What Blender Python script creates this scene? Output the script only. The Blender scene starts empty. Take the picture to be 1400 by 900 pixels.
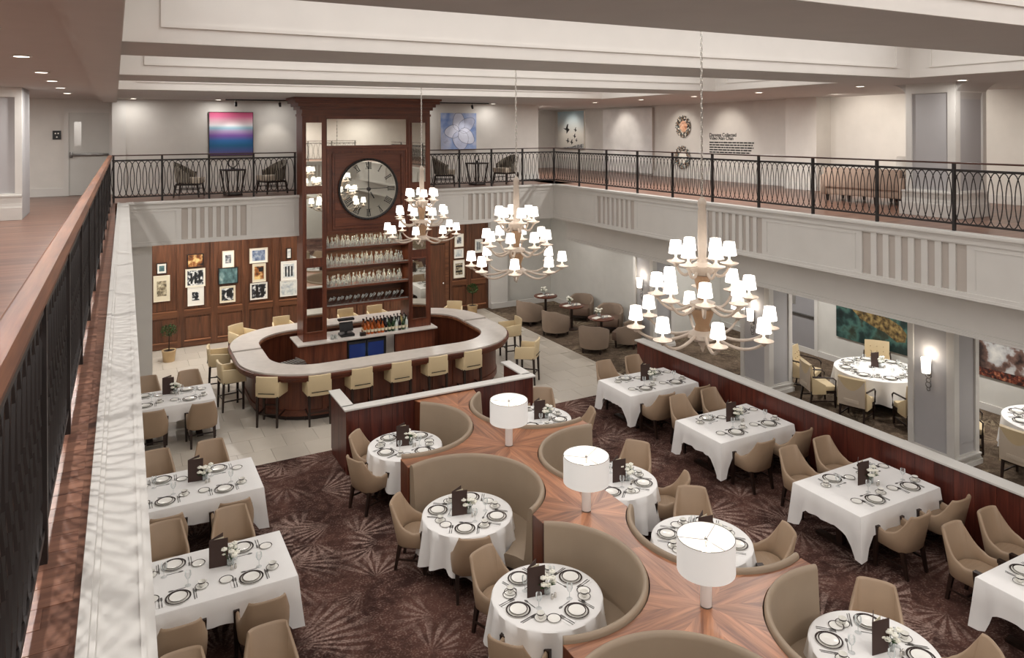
import bpy, bmesh, math, random
from mathutils import Vector, Matrix
from mathutils.geometry import tessellate_polygon
PI = math.pi
random.seed(7)
sc = bpy.context.scene
COL = sc.collection

# ------------------------------------------------------------------ camera
CAMZ = 6.1
FPX = 1016.0
TH = math.atan(543 / FPX)
RO = 0.0041
sT, cT = math.sin(TH), math.cos(TH)
fwd = Vector((sT, cT, 0)); rgt0 = Vector((cT, -sT, 0)); up0 = Vector((0, 0, 1))
rgt = rgt0 * math.cos(RO) - up0 * math.sin(RO)
upv = up0 * math.cos(RO) + rgt0 * math.sin(RO)
cam_d = bpy.data.cameras.new('camera')
cam = bpy.data.objects.new('camera', cam_d)
COL.objects.link(cam)
bk = -fwd
cam.matrix_world = Matrix(((rgt.x, upv.x, bk.x, 0), (rgt.y, upv.y, bk.y, 0), (rgt.z, upv.z, bk.z, CAMZ), (0, 0, 0, 1)))
cam_d.sensor_width = 36.0
cam_d.lens = FPX / 1400 * 36
cam_d.shift_y = -(450 - 177.8) / 1400
cam_d.clip_start = 0.05
cam_d.clip_end = 200
sc.camera = cam

# ------------------------------------------------------------------ world, lights, exposure
w = bpy.data.worlds.new('world'); sc.world = w
w.use_nodes = True
w.node_tree.nodes['Background'].inputs[0].default_value = (0.9, 0.95, 1.0, 1)
w.node_tree.nodes['Background'].inputs[1].default_value = 0.05
vs = sc.view_settings
vs.view_transform = 'Standard'; vs.look = 'None'; vs.gamma = 1.0; vs.use_curve_mapping = False
vs.exposure = -0.08

SOF = 6.92      # underside of beams and gallery ceilings
CTOP = 7.75     # top of the coffers
BEAMS = [(-5.3, -3.9), (-0.96, 0.44), (3.34, 4.75), (7.64, 8.98), (12.1, 13.45)]
BAYS = [(-3.9, -0.96), (0.44, 3.34), (4.75, 7.64), (8.98, 12.1), (13.45, 16.3)]

def area_light(name, loc, sx, sy, watts, col=(1, 0.98, 0.955), rot=(0, 0, 0)):
    l = bpy.data.lights.new(name, 'AREA'); l.shape = 'RECTANGLE'; l.size = sx; l.size_y = sy
    l.energy = watts; l.color = col
    o = bpy.data.objects.new(name, l); COL.objects.link(o); o.location = loc; o.rotation_euler = rot
    return o
def spot_light(name, loc, watts, deg=110, blend=0.7, col=(1, 0.9, 0.78), rot=(0, 0, 0), rad=0.05):
    l = bpy.data.lights.new(name, 'SPOT'); l.energy = watts; l.spot_size = math.radians(deg); l.spot_blend = blend
    l.color = col; l.shadow_soft_size = rad
    o = bpy.data.objects.new(name, l); COL.objects.link(o); o.location = loc; o.rotation_euler = rot
    return o
def point_light(name, loc, watts, col=(1, 0.88, 0.72), rad=0.05):
    l = bpy.data.lights.new(name, 'POINT'); l.energy = watts; l.color = col; l.shadow_soft_size = rad
    o = bpy.data.objects.new(name, l); COL.objects.link(o); o.location = loc
    return o
def disk_light(name, loc, watts, col=(1, 0.965, 0.92), d=.11):
    l = bpy.data.lights.new(name, 'AREA'); l.shape = 'DISK'; l.size = d; l.energy = watts; l.color = col
    o = bpy.data.objects.new(name, l); COL.objects.link(o); o.location = loc
    return o
# luminous laylights at the top of every coffer bay
for i, (a, b) in enumerate(BAYS):
    area_light('coffer_laylight', (5.75, (a + b) / 2, CTOP - 0.03), 10.6, (b - a) - 0.5, 165)

# ------------------------------------------------------------------ materials
def lin(c):
    c = c / 255.0
    return c / 12.92 if c <= 0.04045 else ((c + 0.055) / 1.055) ** 2.4
def S(r, g, b): return (lin(r), lin(g), lin(b), 1.0)
MATS = {}
def newmat(name):
    m = bpy.data.materials.new(name); m.use_nodes = True
    nt = m.node_tree; b = nt.nodes['Principled BSDF']
    MATS[name] = m
    return m, nt, b
def N(nt, typ, **kw):
    n = nt.nodes.new(typ)
    for k, v in kw.items(): setattr(n, k, v)
    return n
def val(n, i, v): n.inputs[i].default_value = v
def plain(name, rgb, rough=0.5, metal=0.0, var=0.06, scale=3.0, bump=0.0, bscale=60.0, spec=0.5, rnd=0.0, sheen=0.0):
    m, nt, b = newmat(name); L = nt.links
    tc = N(nt, 'ShaderNodeTexCoord'); nz = N(nt, 'ShaderNodeTexNoise'); val(nz, 'Scale', scale); val(nz, 'Detail', 4)
    L.new(tc.outputs['Object'], nz.inputs['Vector'])
    mr = N(nt, 'ShaderNodeMapRange'); val(mr, 'From Min', .3); val(mr, 'From Max', .7); val(mr, 'To Min', 1 - var); val(mr, 'To Max', 1 + var)
    L.new(nz.outputs['Fac'], mr.inputs['Value'])
    src = mr.outputs[0]
    if rnd:
        oi = N(nt, 'ShaderNodeObjectInfo'); m2 = N(nt, 'ShaderNodeMapRange'); val(m2, 'To Min', 1 - rnd); val(m2, 'To Max', 1 + rnd)
        L.new(oi.outputs['Random'], m2.inputs['Value'])
        mu = N(nt, 'ShaderNodeMath', operation='MULTIPLY'); L.new(src, mu.inputs[0]); L.new(m2.outputs[0], mu.inputs[1]); src = mu.outputs[0]
    vm = N(nt, 'ShaderNodeVectorMath', operation='SCALE'); vm.inputs[0].default_value = rgb[:3]
    L.new(src, vm.inputs['Scale']); L.new(vm.outputs[0], b.inputs['Base Color'])
    val(b, 'Roughness', rough); val(b, 'Metallic', metal); val(b, 'Specular IOR Level', spec)
    if sheen: val(b, 'Sheen Weight', sheen)
    if bump:
        n2 = N(nt, 'ShaderNodeTexNoise'); val(n2, 'Scale', bscale); val(n2, 'Detail', 3); L.new(tc.outputs['Object'], n2.inputs['Vector'])
        bp = N(nt, 'ShaderNodeBump'); val(bp, 'Strength', bump); val(bp, 'Distance', .01)
        L.new(n2.outputs['Fac'], bp.inputs['Height']); L.new(bp.outputs[0], b.inputs['Normal'])
    return m
def wood(name, c1, c2, grain='z', rough=0.35, rnd=0.12, k=1.0, spec=0.5):
    m, nt, b = newmat(name); L = nt.links
    tc = N(nt, 'ShaderNodeTexCoord'); mp = N(nt, 'ShaderNodeMapping')
    sc_ = {'x': (.55, 9, 9), 'y': (9, .55, 9), 'z': (9, 9, .55)}[grain]
    mp.inputs['Scale'].default_value = [q * k for q in sc_]
    L.new(tc.outputs['Object'], mp.inputs['Vector'])
    oi = N(nt, 'ShaderNodeObjectInfo'); cx = N(nt, 'ShaderNodeCombineXYZ')
    mm = N(nt, 'ShaderNodeMath', operation='MULTIPLY'); val(mm, 1, 37.0); L.new(oi.outputs['Random'], mm.inputs[0])
    for i in range(3): L.new(mm.outputs[0], cx.inputs[i])
    ad = N(nt, 'ShaderNodeVectorMath', operation='ADD'); L.new(mp.outputs[0], ad.inputs[0]); L.new(cx.outputs[0], ad.inputs[1])
    nz = N(nt, 'ShaderNodeTexNoise'); val(nz, 'Scale', 1.0); val(nz, 'Detail', 6); val(nz, 'Roughness', .62); val(nz, 'Distortion', .6)
    L.new(ad.outputs[0], nz.inputs['Vector'])
    n2 = N(nt, 'ShaderNodeTexNoise'); val(n2, 'Scale', 5.0); val(n2, 'Detail', 3); L.new(ad.outputs[0], n2.inputs['Vector'])
    mx = N(nt, 'ShaderNodeMath', operation='MULTIPLY_ADD'); val(mx, 1, .35); L.new(n2.outputs['Fac'], mx.inputs[0]); L.new(nz.outputs['Fac'], mx.inputs[2])
    cr = N(nt, 'ShaderNodeValToRGB'); e = cr.color_ramp.elements
    e[0].position = .5; e[0].color = c1; e[1].position = .85; e[1].color = c2
    L.new(mx.outputs[0], cr.inputs[0])
    m2 = N(nt, 'ShaderNodeMapRange'); val(m2, 'To Min', 1 - rnd); val(m2, 'To Max', 1 + rnd); L.new(oi.outputs['Random'], m2.inputs['Value'])
    vm = N(nt, 'ShaderNodeVectorMath', operation='SCALE'); L.new(cr.outputs[0], vm.inputs[0]); L.new(m2.outputs[0], vm.inputs['Scale'])
    L.new(vm.outputs[0], b.inputs['Base Color']); val(b, 'Roughness', rough); val(b, 'Specular IOR Level', spec)
    return m
def emis(name, rgb, strength, base=None):
    m, nt, b = newmat(name)
    b.inputs['Base Color'].default_value = base or rgb; val(b, 'Roughness', .6)
    b.inputs['Emission Color'].default_value = rgb; val(b, 'Emission Strength', strength)
    return m
def glass(name, rgb=(1, 1, 1, 1), rough=0.03, ior=1.3):
    m, nt, b = newmat(name)
    b.inputs['Base Color'].default_value = rgb; val(b, 'Roughness', rough); val(b, 'Transmission Weight', 1.0); val(b, 'IOR', ior)
    return m
def clear(name, tint, alpha):            # thin clear ware: mostly see-through with a glossy coat
    m, nt, b = newmat(name); L = nt.links
    b.inputs['Base Color'].default_value = tint; val(b, 'Roughness', .05); val(b, 'Specular IOR Level', .9)
    tr = N(nt, 'ShaderNodeBsdfTransparent'); mx = N(nt, 'ShaderNodeMixShader'); fr = N(nt, 'ShaderNodeFresnel'); val(fr, 'IOR', 1.5)
    ma = N(nt, 'ShaderNodeMath', operation='ADD'); ma.use_clamp = True; val(ma, 1, alpha); L.new(fr.outputs[0], ma.inputs[0])
    L.new(ma.outputs[0], mx.inputs[0]); L.new(tr.outputs[0], mx.inputs[1]); L.new(b.outputs[0], mx.inputs[2])
    L.new(mx.outputs[0], nt.nodes['Material Output'].inputs['Surface'])
    return m
def ramp_mat(name, stops, axis='z', lo=0.0, hi=1.0, rough=.5, noise=0.0, nscale=4.0):
    """flat print: colour bands along one object axis with a little noise"""
    m, nt, b = newmat(name); L = nt.links
    tc = N(nt, 'ShaderNodeTexCoord'); sp = N(nt, 'ShaderNodeSeparateXYZ'); L.new(tc.outputs['Object'], sp.inputs[0])
    mr = N(nt, 'ShaderNodeMapRange'); val(mr, 'From Min', lo); val(mr, 'From Max', hi); L.new(sp.outputs['xyz'.index(axis)], mr.inputs['Value'])
    src = mr.outputs[0]
    if noise:
        nz = N(nt, 'ShaderNodeTexNoise'); val(nz, 'Scale', nscale); val(nz, 'Detail', 5); L.new(tc.outputs['Object'], nz.inputs['Vector'])
        ma = N(nt, 'ShaderNodeMath', operation='MULTIPLY_ADD'); val(ma, 1, noise); L.new(nz.outputs['Fac'], ma.inputs[0]); L.new(src, ma.inputs[2])
        m3 = N(nt, 'ShaderNodeMath', operation='SUBTRACT'); val(m3, 1, noise / 2); L.new(ma.outputs[0], m3.inputs[0]); src = m3.outputs[0]
    cr = N(nt, 'ShaderNodeValToRGB'); els = cr.color_ramp.elements
    els[0].position = stops[0][0]; els[0].color = stops[0][1]; els[1].position = stops[-1][0]; els[1].color = stops[-1][1]
    for p, c in stops[1:-1]: x = els.new(p); x.color = c
    L.new(src, cr.inputs[0]); L.new(cr.outputs[0], b.inputs['Base Color']); val(b, 'Roughness', rough)
    return m
def blot_mat(name, stops, scale=5.0, detail=6.0, rough=.5, stretch=(1, 1, 1), typ='noise'):
    m, nt, b = newmat(name); L = nt.links
    tc = N(nt, 'ShaderNodeTexCoord'); mp = N(nt, 'ShaderNodeMapping'); mp.inputs['Scale'].default_value = stretch
    L.new(tc.outputs['Object'], mp.inputs[0])
    oi = N(nt, 'ShaderNodeObjectInfo'); ad = N(nt, 'ShaderNodeVectorMath', operation='ADD'); L.new(mp.outputs[0], ad.inputs[0])
    mm = N(nt, 'ShaderNodeMath', operation='MULTIPLY'); val(mm, 1, 53.0); L.new(oi.outputs['Random'], mm.inputs[0])
    cx = N(nt, 'ShaderNodeCombineXYZ'); L.new(mm.outputs[0], cx.inputs[0]); L.new(mm.outputs[0], cx.inputs[2]); L.new(cx.outputs[0], ad.inputs[1])
    if typ == 'noise':
        nz = N(nt, 'ShaderNodeTexNoise'); val(nz, 'Scale', scale); val(nz, 'Detail', detail); src = nz.outputs['Fac']
    else:
        nz = N(nt, 'ShaderNodeTexVoronoi'); val(nz, 'Scale', scale); src = nz.outputs['Color']
    L.new(ad.outputs[0], nz.inputs['Vector'])
    cr = N(nt, 'ShaderNodeValToRGB'); els = cr.color_ramp.elements
    els[0].position = stops[0][0]; els[0].color = stops[0][1]; els[1].position = stops[-1][0]; els[1].color = stops[-1][1]
    for p, c in stops[1:-1]: x = els.new(p); x.color = c
    L.new(src, cr.inputs[0]); L.new(cr.outputs[0], b.inputs['Base Color']); val(b, 'Roughness', rough)
    return m
def fan_carpet(name, base, dark, light, scale=0.62):
    """woven carpet: overlapping fans of soft leaf strokes on a mottled ground"""
    m, nt, b = newmat(name); L = nt.links
    tc = N(nt, 'ShaderNodeTexCoord')
    def M(op, a, c=None, d=None, clamp=False):
        n = N(nt, 'ShaderNodeMath', operation=op); n.use_clamp = clamp
        for i, q in enumerate((a, c, d)):
            if q is None: continue
            if isinstance(q, (int, float)): n.inputs[i].default_value = q
            else: L.new(q, n.inputs[i])
        return n.outputs[0]
    def R(x, a, c, lo=0.0, hi=1.0):
        n = N(nt, 'ShaderNodeMapRange'); val(n, 'From Min', a); val(n, 'From Max', c); val(n, 'To Min', lo); val(n, 'To Max', hi); L.new(x, n.inputs['Value']); return n.outputs[0]
    def noise(s_, det, vec, dist=0.0):
        n = N(nt, 'ShaderNodeTexNoise'); val(n, 'Scale', s_); val(n, 'Detail', det); val(n, 'Distortion', dist); L.new(vec, n.inputs['Vector']); return n.outputs['Fac']
    obj = tc.outputs['Object']
    total = None
    for s_, n_, off, g0 in [(scale, 24.0, 0.0, .35), (scale * 1.25, 18.0, 11.3, .25), (scale * .85, 30.0, 23.9, .5), (scale * 1.5, 15.0, 41.3, .4)]:
        mp = N(nt, 'ShaderNodeMapping'); mp.inputs['Scale'].default_value = (s_, s_, s_); mp.inputs['Location'].default_value = (off, off * .7, 0)
        L.new(obj, mp.inputs[0])
        fl = N(nt, 'ShaderNodeVectorMath', operation='MULTIPLY'); fl.inputs[1].default_value = (1, 1, 0); L.new(mp.outputs[0], fl.inputs[0])
        vo = N(nt, 'ShaderNodeTexVoronoi'); val(vo, 'Scale', 1.0); val(vo, 'Randomness', .9); L.new(fl.outputs[0], vo.inputs['Vector'])
        df = N(nt, 'ShaderNodeVectorMath', operation='SUBTRACT'); L.new(fl.outputs[0], df.inputs[0]); L.new(vo.outputs['Position'], df.inputs[1])
        sp = N(nt, 'ShaderNodeSeparateXYZ'); L.new(df.outputs[0], sp.inputs[0])
        cs = N(nt, 'ShaderNodeSeparateXYZ'); L.new(vo.outputs['Color'], cs.inputs[0])
        ln = N(nt, 'ShaderNodeVectorMath', operation='LENGTH'); L.new(df.outputs[0], ln.inputs[0]); ln = ln.outputs['Value']
        an = M('ADD', M('ARCTAN2', sp.outputs[1], sp.outputs[0]), M('MULTIPLY', cs.outputs[0], 6.28))
        wob = M('MULTIPLY_ADD', noise(3.0, 2, fl.outputs[0]), .25, an)
        st = R(M('SINE', M('MULTIPLY', wob, n_)), -.35, .5)
        co = M('COSINE', an)
        ga = R(co, g0, g0 + .35)
        r1 = M('MULTIPLY_ADD', noise(3.0, 2, fl.outputs[0]), .35, ln)
        p = M('MULTIPLY', M('MULTIPLY', st, ga), M('MULTIPLY', R(ln, .05, .2), R(r1, .72, .5)))
        p = M('MULTIPLY', p, R(cs.outputs[1], .1, .6, .5, 1.0))
        total = p if total is None else M('MAXIMUM', total, p)
    fine = noise(38.0, 5, obj); mid = noise(7.0, 6, obj, .8); big = noise(.9, 6, obj, .5)
    brk = M('MULTIPLY', R(fine, .38, .56, .3, 1), R(mid, .34, .52, .4, 1))
    mixb = N(nt, 'ShaderNodeMix', data_type='RGBA'); mixb.inputs[6].default_value = dark; mixb.inputs[7].default_value = base; L.new(R(M('ADD', big, M('MULTIPLY', mid, .6)), .62, .95), mixb.inputs[0])
    mixl = N(nt, 'ShaderNodeMix', data_type='RGBA'); L.new(M('MULTIPLY', total, brk), mixl.inputs[0]); L.new(mixb.outputs[2], mixl.inputs[6]); mixl.inputs[7].default_value = light
    mixd = N(nt, 'ShaderNodeMix', data_type='RGBA'); L.new(M('MULTIPLY', R(fine, .5, .66, 0, .5), R(mid, .42, .6, .15, 1)), mixd.inputs[0]); L.new(mixl.outputs[2], mixd.inputs[6]); mixd.inputs[7].default_value = light
    L.new(mixd.outputs[2], b.inputs['Base Color']); val(b, 'Roughness', .95); val(b, 'Specular IOR Level', .1)
    bp = N(nt, 'ShaderNodeBump'); val(bp, 'Strength', .3); val(bp, 'Distance', .01); L.new(fine, bp.inputs['Height']); L.new(bp.outputs[0], b.inputs['Normal'])
    return m

plain('white', S(210, 207, 202), .55, var=.02)
plain('ceil', S(188, 184, 180), .8, var=.02)
plain('cofw', S(222, 217, 211), .7, var=.02)
plain('panelgrey', S(176, 174, 175), .8, var=.02)
plain('wallup', S(212, 208, 202), .8, var=.03)
plain('walllow', S(206, 204, 198), .8, var=.03)
plain('taupe', S(184, 175, 167), .8, var=.03)
plain('doorgrey', S(150, 148, 150), .5, var=.02)
plain('dooring', S(196, 195, 190), .5, var=.02)
wood('redwood', S(74, 36, 25), S(116, 64, 42), 'z', rnd=.1)
wood('redwoodx', S(74, 36, 25), S(116, 64, 42), 'x', rnd=.1)
wood('panelwood', S(72, 44, 30), S(116, 74, 50), 'z', rnd=.12)
wood('panelwoodx', S(76, 46, 32), S(120, 78, 52), 'x', rnd=.1)
wood('wallwood', S(64, 28, 24), S(104, 50, 38), 'z', rnd=.14)
wood('veneer', S(112, 70, 50), S(178, 122, 88), 'x', rnd=.22, rough=.3)
wood('handrail', S(112, 64, 40), S(170, 108, 70), 'y', rnd=.05, rough=.3)
wood('plank', S(98, 68, 58), S(156, 114, 94), 'x', rnd=.2, rough=.3)
wood('darkwood', S(28, 18, 14), S(52, 34, 26), 'z', rnd=.1, rough=.4)
plain('iron', S(30, 23, 22), .5, .0, var=.05)
plain('leather', S(164, 140, 116), .48, var=.04, bump=.04, rnd=.04)
plain('booth', S(152, 134, 114), .5, var=.04, bump=.04, bscale=90)
plain('cream', S(214, 194, 156), .5, var=.03, bump=.03, rnd=.03)
plain('creamback', S(200, 186, 168), .55, var=.03)
plain('tubfab', S(140, 122, 106), .8, var=.05, bump=.1, rnd=.04)
plain('tubin', S(112, 90, 76), .7, var=.05)
plain('cloth', S(238, 236, 234), .85, var=.015, spec=.2)
plain('porcelain', S(240, 238, 232), .2, var=.01)
plain('rimdark', S(52, 40, 38), .25, .3, var=.05)
plain('steel', S(196, 194, 190), .3, .9, var=.03)
plain('steeld', S(120, 118, 116), .35, .9, var=.03)
plain('silver', S(206, 202, 196), .25, 1.0, var=.03)
plain('menu', S(64, 44, 38), .6, var=.08)
plain('leaf', S(52, 86, 40), .6, var=.25, scale=20, rnd=.15)
plain('petal', S(244, 242, 230), .6, var=.04)
plain('pot', S(196, 168, 128), .7, var=.06)
plain('soil', S(50, 40, 32), .9, var=.2, scale=30)
plain('blackp', S(26, 25, 26), .4, var=.05)
plain('dark', S(20, 18, 18), .6, var=.05)
plain('counter', S(206, 198, 190), .3, var=.06, scale=6)
plain('marble', S(200, 191, 178), .35, var=.05, scale=1.3, rnd=.04)
plain('grout', S(188, 179, 166), .8, var=.04)
plain('mat_white', S(236, 232, 222), .8, var=.01)
plain('mat_cream', S(222, 212, 186), .8, var=.02)
plain('frame_black', S(34, 26, 24), .4)
plain('frame_cream', S(228, 218, 196), .5)
plain('bisque', S(190, 176, 162), .35, var=.06, scale=8)
plain('bisque_d', S(160, 128, 98), .4, .1, var=.1, scale=8)
plain('lampbase', S(238, 234, 232), .25, var=.01)
plain('plinth', S(40, 28, 24), .6)
plain('stripe', S(120, 112, 100), .8, var=.1)
plain('sofa', S(170, 148, 132), .8, var=.04, bump=.05)
plain('glove', S(210, 206, 200), .7)
m_, nt_, b_ = newmat('mirror'); b_.inputs['Base Color'].default_value = S(222, 222, 214); val(b_, 'Metallic', 1.0); val(b_, 'Roughness', .02)
clear('clearglass', S(225, 235, 230), .16)
clear('glassware', S(235, 240, 240), .12)
glass('vase', S(240, 245, 245), .02, 1.2)
for nm, c in [('amber', S(120, 62, 26)), ('orange', S(176, 88, 36)), ('greenb', S(40, 66, 40)), ('darkb', S(30, 26, 34)), ('clearb', S(206, 214, 208)), ('paleb', S(188, 170, 116))]:
    plain('bottle_' + nm, c, .08, var=.1)
emis('shade', S(255, 248, 240), 2.6)
emis('sconce', S(255, 246, 234), 3.0)
emis('drum', S(255, 252, 248), .22, S(236, 234, 231))
emis('bulb', S(255, 240, 220), 6.0)
emis('downlight', S(255, 246, 232), 6.0)
emis('fridge', S(20, 90, 220), .1, S(8, 12, 20))
fan_carpet('carpet', S(92, 64, 56), S(54, 36, 32), S(162, 138, 128), .62)
fan_carpet('carpet2', S(108, 92, 78), S(70, 58, 48), S(150, 136, 114), .5)

# ------------------------------------------------------------------ mesh helpers
class MB:
    def __init__(s, M=None): s.v = []; s.f = []; s.M = M
    def add(s, vs, fs):
        o = len(s.v)
        if s.M is not None: vs = [tuple(s.M @ Vector(p)) for p in vs]
        s.v.extend(vs); s.f.extend([tuple(i + o for i in f) for f in fs]); return s
    def box(s, x0, x1, y0, y1, z0, z1):
        return s.add([(x0, y0, z0), (x1, y0, z0), (x1, y1, z0), (x0, y1, z0), (x0, y0, z1), (x1, y0, z1), (x1, y1, z1), (x0, y1, z1)],
                     [(0, 3, 2, 1), (4, 5, 6, 7), (0, 1, 5, 4), (1, 2, 6, 5), (2, 3, 7, 6), (3, 0, 4, 7)])
    def taper(s, c0, h0, c1, h1):
        """box between two horizontal rectangles: centre (x,y,z), half sizes (hx,hy)"""
        vs = []
        for c, h in ((c0, h0), (c1, h1)):
            vs += [(c[0] - h[0], c[1] - h[1], c[2]), (c[0] + h[0], c[1] - h[1], c[2]), (c[0] + h[0], c[1] + h[1], c[2]), (c[0] - h[0], c[1] + h[1], c[2])]
        return s.add(vs, [(0, 3, 2, 1), (4, 5, 6, 7), (0, 1, 5, 4), (1, 2, 6, 5), (2, 3, 7, 6), (3, 0, 4, 7)])
    def lathe(s, prof, n=16, c=(0, 0, 0), cap=True):
        vs = []; k = len(prof)
        for r, z in prof:
            for i in range(n):
                a = 2 * PI * i / n; vs.append((c[0] + r * math.cos(a), c[1] + r * math.sin(a), c[2] + z))
        fs = []
        for j in range(k - 1):
            for i in range(n):
                fs.append((j * n + i, j * n + (i + 1) % n, (j + 1) * n + (i + 1) % n, (j + 1) * n + i))
        if cap:
            fs.append(tuple(range(n))[::-1]); fs.append(tuple((k - 1) * n + i for i in range(n)))
        return s.add(vs, fs)
    def tube(s, pts, r, n=6, closed=False, flat=1.0):
        P = [Vector(p) for p in pts]; k = len(P); vs = []
        rr = r if isinstance(r, (list, tuple)) else [r] * k
        upr = Vector((0, 0, 1))
        for j, p in enumerate(P):
            if closed: t = P[(j + 1) % k] - P[j - 1]
            else: t = P[min(j + 1, k - 1)] - P[max(j - 1, 0)]
            t.normalize()
            a = t.cross(upr)
            if a.length < 1e-3: a = t.cross(Vector((0, 1, 0)))
            a.normalize(); b = a.cross(t)
            for i in range(n):
                q = 2 * PI * i / n; vs.append(tuple(p + a * (rr[j] * math.cos(q)) + b * (rr[j] * flat * math.sin(q))))
        fs = []
        for j in range(k if closed else k - 1):
            for i in range(n):
                j2 = (j + 1) % k
                fs.append((j * n + i, j * n + (i + 1) % n, j2 * n + (i + 1) % n, j2 * n + i))
        if not closed:
            fs.append(tuple(range(n))[::-1]); fs.append(tuple((k - 1) * n + i for i in range(n)))
        return s.add(vs, fs)
    def prism(s, poly, z0, z1):
        n = len(poly)
        vs = [(p[0], p[1], z0) for p in poly] + [(p[0], p[1], z1) for p in poly]
        tri = tessellate_polygon([[Vector((p[0], p[1], 0)) for p in poly]])
        fs = [tuple(t) for t in tri] + [tuple(i + n for i in t) for t in tri]
        fs += [(i, (i + 1) % n, (i + 1) % n + n, i + n) for i in range(n)]
        return s.add(vs, fs)
    def ring(s, outer, inner, z0, z1):
        """closed ring between two outlines of the same length"""
        n = len(outer)
        vs = [(p[0], p[1], z) for z in (z0, z1) for L_ in (outer, inner) for p in L_]
        fs = []
        for i in range(n):
            j = (i + 1) % n
            fs += [(i, j, n + j, n + i), (2 * n + i, 3 * n + i, 3 * n + j, 2 * n + j), (i, 2 * n + i, 2 * n + j, j), (n + i, n + j, 3 * n + j, 3 * n + i)]
        return s.add(vs, fs)
    def strip(s, outer, inner, z0, z1):
        """open band between two polylines, with end caps"""
        n = len(outer)
        vs = [(p[0], p[1], z) for z in (z0, z1) for L_ in (outer, inner) for p in L_]
        fs = []
        for i in range(n - 1):
            j = i + 1
            fs += [(i, j, n + j, n + i), (2 * n + i, 3 * n + i, 3 * n + j, 2 * n + j), (i, 2 * n + i, 2 * n + j, j), (n + i, n + j, 3 * n + j, 3 * n + i)]
        for i in (0, n - 1): fs.append((i, n + i, 3 * n + i, 2 * n + i))
        return s.add(vs, fs)
    def loft(s, secs, closed=True, cap=True):
        """surface through cross-section loops of equal length"""
        n = len(secs[0]); k = len(secs); vs = [p for q in secs for p in q]; fs = []
        for j in range(k - 1):
            for i in range(n if closed else n - 1):
                i2 = (i + 1) % n
                fs.append((j * n + i, j * n + i2, (j + 1) * n + i2, (j + 1) * n + i))
        if cap: fs.append(tuple(range(n))[::-1]); fs.append(tuple((k - 1) * n + i for i in range(n)))
        return s.add(vs, fs)
    def ball(s, c, r, n=8, m=6, sz=1.0):
        prof = [(max(r * math.sin(PI * j / m), 1e-4), -r * sz * math.cos(PI * j / m)) for j in range(m + 1)]
        return s.lathe(prof, n, c, cap=False)
    def mesh(s, name, mat, bevel=0.0, seg=2, smooth=True, ang=40):
        me = bpy.data.meshes.new(name); me.from_pydata(s.v, [], s.f)
        bm = bmesh.new(); bm.from_mesh(me)
        bmesh.ops.recalc_face_normals(bm, faces=bm.faces)
        if bevel: bmesh.ops.bevel(bm, geom=list(bm.edges), offset=bevel, segments=seg, affect='EDGES', profile=.5, clamp_overlap=True)
        bm.to_mesh(me); bm.free()
        if smooth:
            me.polygons.foreach_set('use_smooth', [True] * len(me.polygons))
            me.set_sharp_from_angle(angle=math.radians(ang))
        me.materials.append(MATS[mat] if isinstance(mat, str) else mat)
        return me
    def obj(s, name, mat, parent=None, **kw):
        return link(name, s.mesh(name, mat, **kw), parent)
def link(name, me, parent=None, loc=None, rz=None):
    o = bpy.data.objects.new(name, me); COL.objects.link(o)
    if parent is not None: o.parent = parent
    if loc is not None: o.location = loc
    if rz is not None: o.rotation_euler = (0, 0, rz)
    return o
def tag(o, label=None, cat=None, group=None, kind=None):
    if label: o['label'] = label
    if cat: o['category'] = cat
    if group: o['group'] = group
    if kind: o['kind'] = kind
    return o
def thing(name, label, cat, loc=(0, 0, 0), rz=0.0, group=None):
    o = link(name, None, None, loc, rz); o.empty_display_size = .1
    return tag(o, label, cat, group)
def struct(o): o['kind'] = 'structure'; return o
def copy_tree(o, parent=None):
    c = o.copy(); COL.objects.link(c); c.parent = parent
    for ch in list(o.children): copy_tree(ch, c)
    return c
def put(root, loc, rz, label, group=None):
    c = copy_tree(root); c.location = loc; c.rotation_euler = (0, 0, rz); c['label'] = label
    if group: c['group'] = group
    return c
class Proto:
    """first use places the original, later uses copy it"""
    def __init__(s, root): s.r = root; s.used = False
    def put(s, loc, rz, label, group=None):
        if not s.used:
            s.used = True; o = s.r; o.location = loc; o.rotation_euler = (0, 0, rz); o['label'] = label
            if group: o['group'] = group
            return o
        return put(s.r, loc, rz, label, group)
def rot2(p, a): return (p[0] * math.cos(a) - p[1] * math.sin(a), p[0] * math.sin(a) + p[1] * math.cos(a))
def arc(c, r, a0, a1, n): return [(c[0] + r * math.cos(a0 + (a1 - a0) * i / n), c[1] + r * math.sin(a0 + (a1 - a0) * i / n)) for i in range(n + 1)]
def rrect(x0, x1, y0, y1, r, n=8):
    P = []
    for cx, cy, a in ((x1 - r, y1 - r, 0), (x0 + r, y1 - r, PI / 2), (x0 + r, y0 + r, PI), (x1 - r, y0 + r, 1.5 * PI)):
        P += arc((cx, cy), r, a, a + PI / 2, n)
    return P

# ------------------------------------------------------------------ the room shell
MZ = 4.5
def sbox(name, mat, *b, **kw): return struct(MB().box(*b).obj(name, mat, smooth=False, **kw))
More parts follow.
